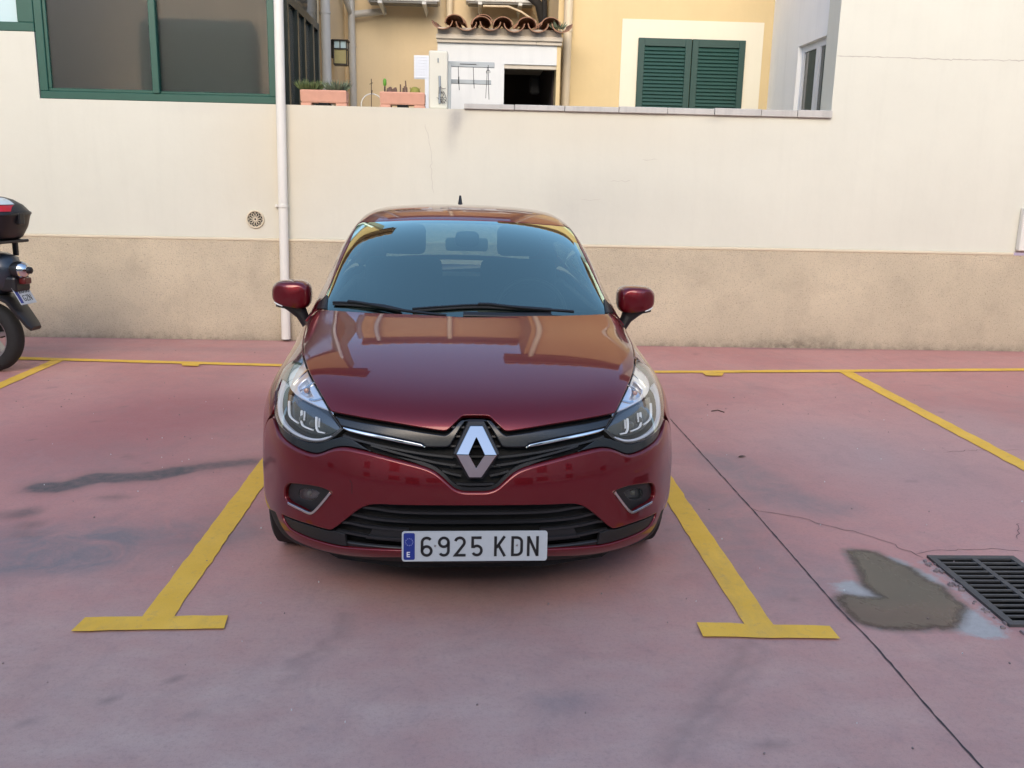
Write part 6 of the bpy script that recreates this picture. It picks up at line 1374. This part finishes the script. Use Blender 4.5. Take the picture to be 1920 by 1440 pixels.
# bodywork
V, F = loft([(.60, -.10, .24, .13), (.70, -.06, .33, .16), (.82, -.05, .36, .165), (.92, -.06, .35, .15), (.955, -.10, .30, .13)], 24, 2.6); MB().add(V, F).build('tail_body', M['navy'], sc, 60)
V, F = loft([(.93, -.14, .10, .10), (1.0, -.06, .20, .12), (1.03, -.06, .18, .11)], 20, 2.6); MB().add(V, F).build('tail_panel', M['darkred'], sc, 60)
V, F = loft([(.90, -.62, .30, .15), (.93, -.62, .33, .16), (.965, -.64, .31, .15), (.98, -.66, .26, .12)], 24, 2.8); MB().add(V, F).build('seat', M['seatvinyl'], sc, 60)
MB().bbox(-.70, -.36, -.13, .13, .50, .90, .05, 3).bbox(-1.05, -.40, -.17, .17, .32, .42, .03, 2).bbox(-.40, .05, .075, .16, .25, .50, .04, 2).build('under_body', M['scoot_black'], sc)
V, F = loft([(.34, -1.06, .05, .17), (.60, -1.05, .06, .20), (.85, -1.10, .06, .17), (1.0, -1.16, .06, .12), (1.08, -1.18, .05, .10)], 20, 2.6); MB().add(V, F).build('front_shield', M['navy'], sc, 60)
MB().tube([(-1.28, 0, .30), (-1.12, 0, .95), (-1.08, 0, 1.10)], .035, 12).build('steering_column', M['scoot_black'], sc, True)
MB().tube([(-1.05, -.34, 1.08), (-1.10, -.16, 1.11), (-1.10, .16, 1.11), (-1.05, .34, 1.08)], .014, 10).build('handlebar', M['scoot_black'], sc, True)
m = MB(); V, F = [], []
for k in range(13):
    a = R(150-130*k/12); r_ = .33
    for w_, rr in ((-.075, r_-.02), (-.06, r_), (.06, r_), (.075, r_-.02)): V.append((-1.30+rr*math.cos(a), w_, .285+rr*math.sin(a)))
    if k: F += [(4*k-4+i, 4*k-3+i, 4*k+1+i, 4*k+i) for i in range(3)]
m.add(V, F).build('front_mudguard', M['navy'], sc, True)
# rear mudguard with plate
m = MB(); V, F = [], []
for k, (x, z, w_) in enumerate(((.08, .64, .10), (.22, .635, .10), (.30, .60, .095), (.38, .50, .085), (.445, .415, .075), (.470, .385, .055))):
    V += [(x, -w_, z-.012), (x, -w_*.8, z), (x, w_*.8, z), (x, w_, z-.012), (x-.015, -w_, z-.03), (x-.015, w_, z-.03)]
    if k: F += [(6*k-6+i, 6*k-5+i, 6*k+1+i, 6*k+i) for i in range(3)]+[(6*k-6, 6*k, 6*k+4, 6*k-2), (6*k-3, 6*k-1, 6*k+5, 6*k+3), (6*k-2, 6*k+4, 6*k+5, 6*k-1)]
F += [(0, 4, 5, 3, 2, 1), tuple(30+i for i in (0, 1, 2, 3, 5, 4))]
mg = m.add(V, F).build('rear_mudguard', M['scoot_black'], sc, 50)
pl = empty('licence_plate', (.352, 0, .70)); pl.parent = sc; pl.rotation_euler = (R(-36), 0, R(90))
# plate local: x across, z up, -y faces the tail
MB().bbox(-.105, .105, -.006, .0, -.185, -.005, .004, 1).build('blank', M['plate'], pl)
MB().box(-.10, -.062, -.0075, -.0062, -.17, -.01).build('country_band', M['plate_blue'], pl)
def small(name, strokes, x, z, k): return glyph(name, [([(p[0]*k, p[1]*k) for p in pts], c) for pts, c in strokes], x, z, M['plate_black'], pl, sw*k, .0064, .0006)
G3 = [(arc(xm, top_y-.0150, a_, .0150, 150, -70)+arc(xm, bot_y+.0172, a_, .0172, 70, -150), False)]
GG = [(arc(xm, top_y-.0165, a_, .0165, 25, 180)+arc(xm, bot_y+.0165, a_, .0165, 180, 360)+[(xr, .034), (xm, .034)], False)]
GZ = [([(0, top_y), (xr, top_y), (xl, bot_y), (Wd, bot_y)], False)]
for g, x in ((G2, -.052), (G6, -.016), (G3, .020), (G6, .056)): small('character', g, x, -.075, .80)
for g, x in ((GG, -.040), (GZ, -.002), (GN, .036)): small('character', g, x, -.155, .80)
pl.rotation_euler = (R(-30), 0, R(90)); pl.location.x -= .055; pl.scale = (.86, .86, .86); mg.location.x -= .045
# lamps
lt = empty('tail_lamp', (.30, 0, .83)); lt.parent = sc
for y in (-.02,):
    MB().lathe([(.0, -.07), (.05, -.06), (.066, -.02), (.068, .02), (.066, .03)], (.03, y, 0), 'x', 24).build('lamp_shell', M['scoot_black'], lt, True)
    MB().lathe([(.066, .03), (.055, .06), (.030, .080), (0, .086)], (.03, y, 0), 'x', 24).build('lamp_lens', M['chrome'], lt, True)
    MB().lathe([(.028, .075), (.026, .105), (.018, .112), (0, .113)], (.03, y, 0), 'x', 16).build('lamp_cap', M['scoot_black'], lt, True)
MB().bbox(.02, .09, -.04, .04, -.11, -.06, .01, 2).build('lamp_reflector', M['darkred'], lt)
MB().bbox(.20, .34, -.09, .09, .66, .78, .02, 2).build('plate_holder', M['scoot_black'], sc)
MB().tube([(-.45, -.16, .30), (-.1, -.18, .33), (.12, -.18, .42)], [.03, .055, .05], 14).build('silencer', M['scoot_black'], sc, True)
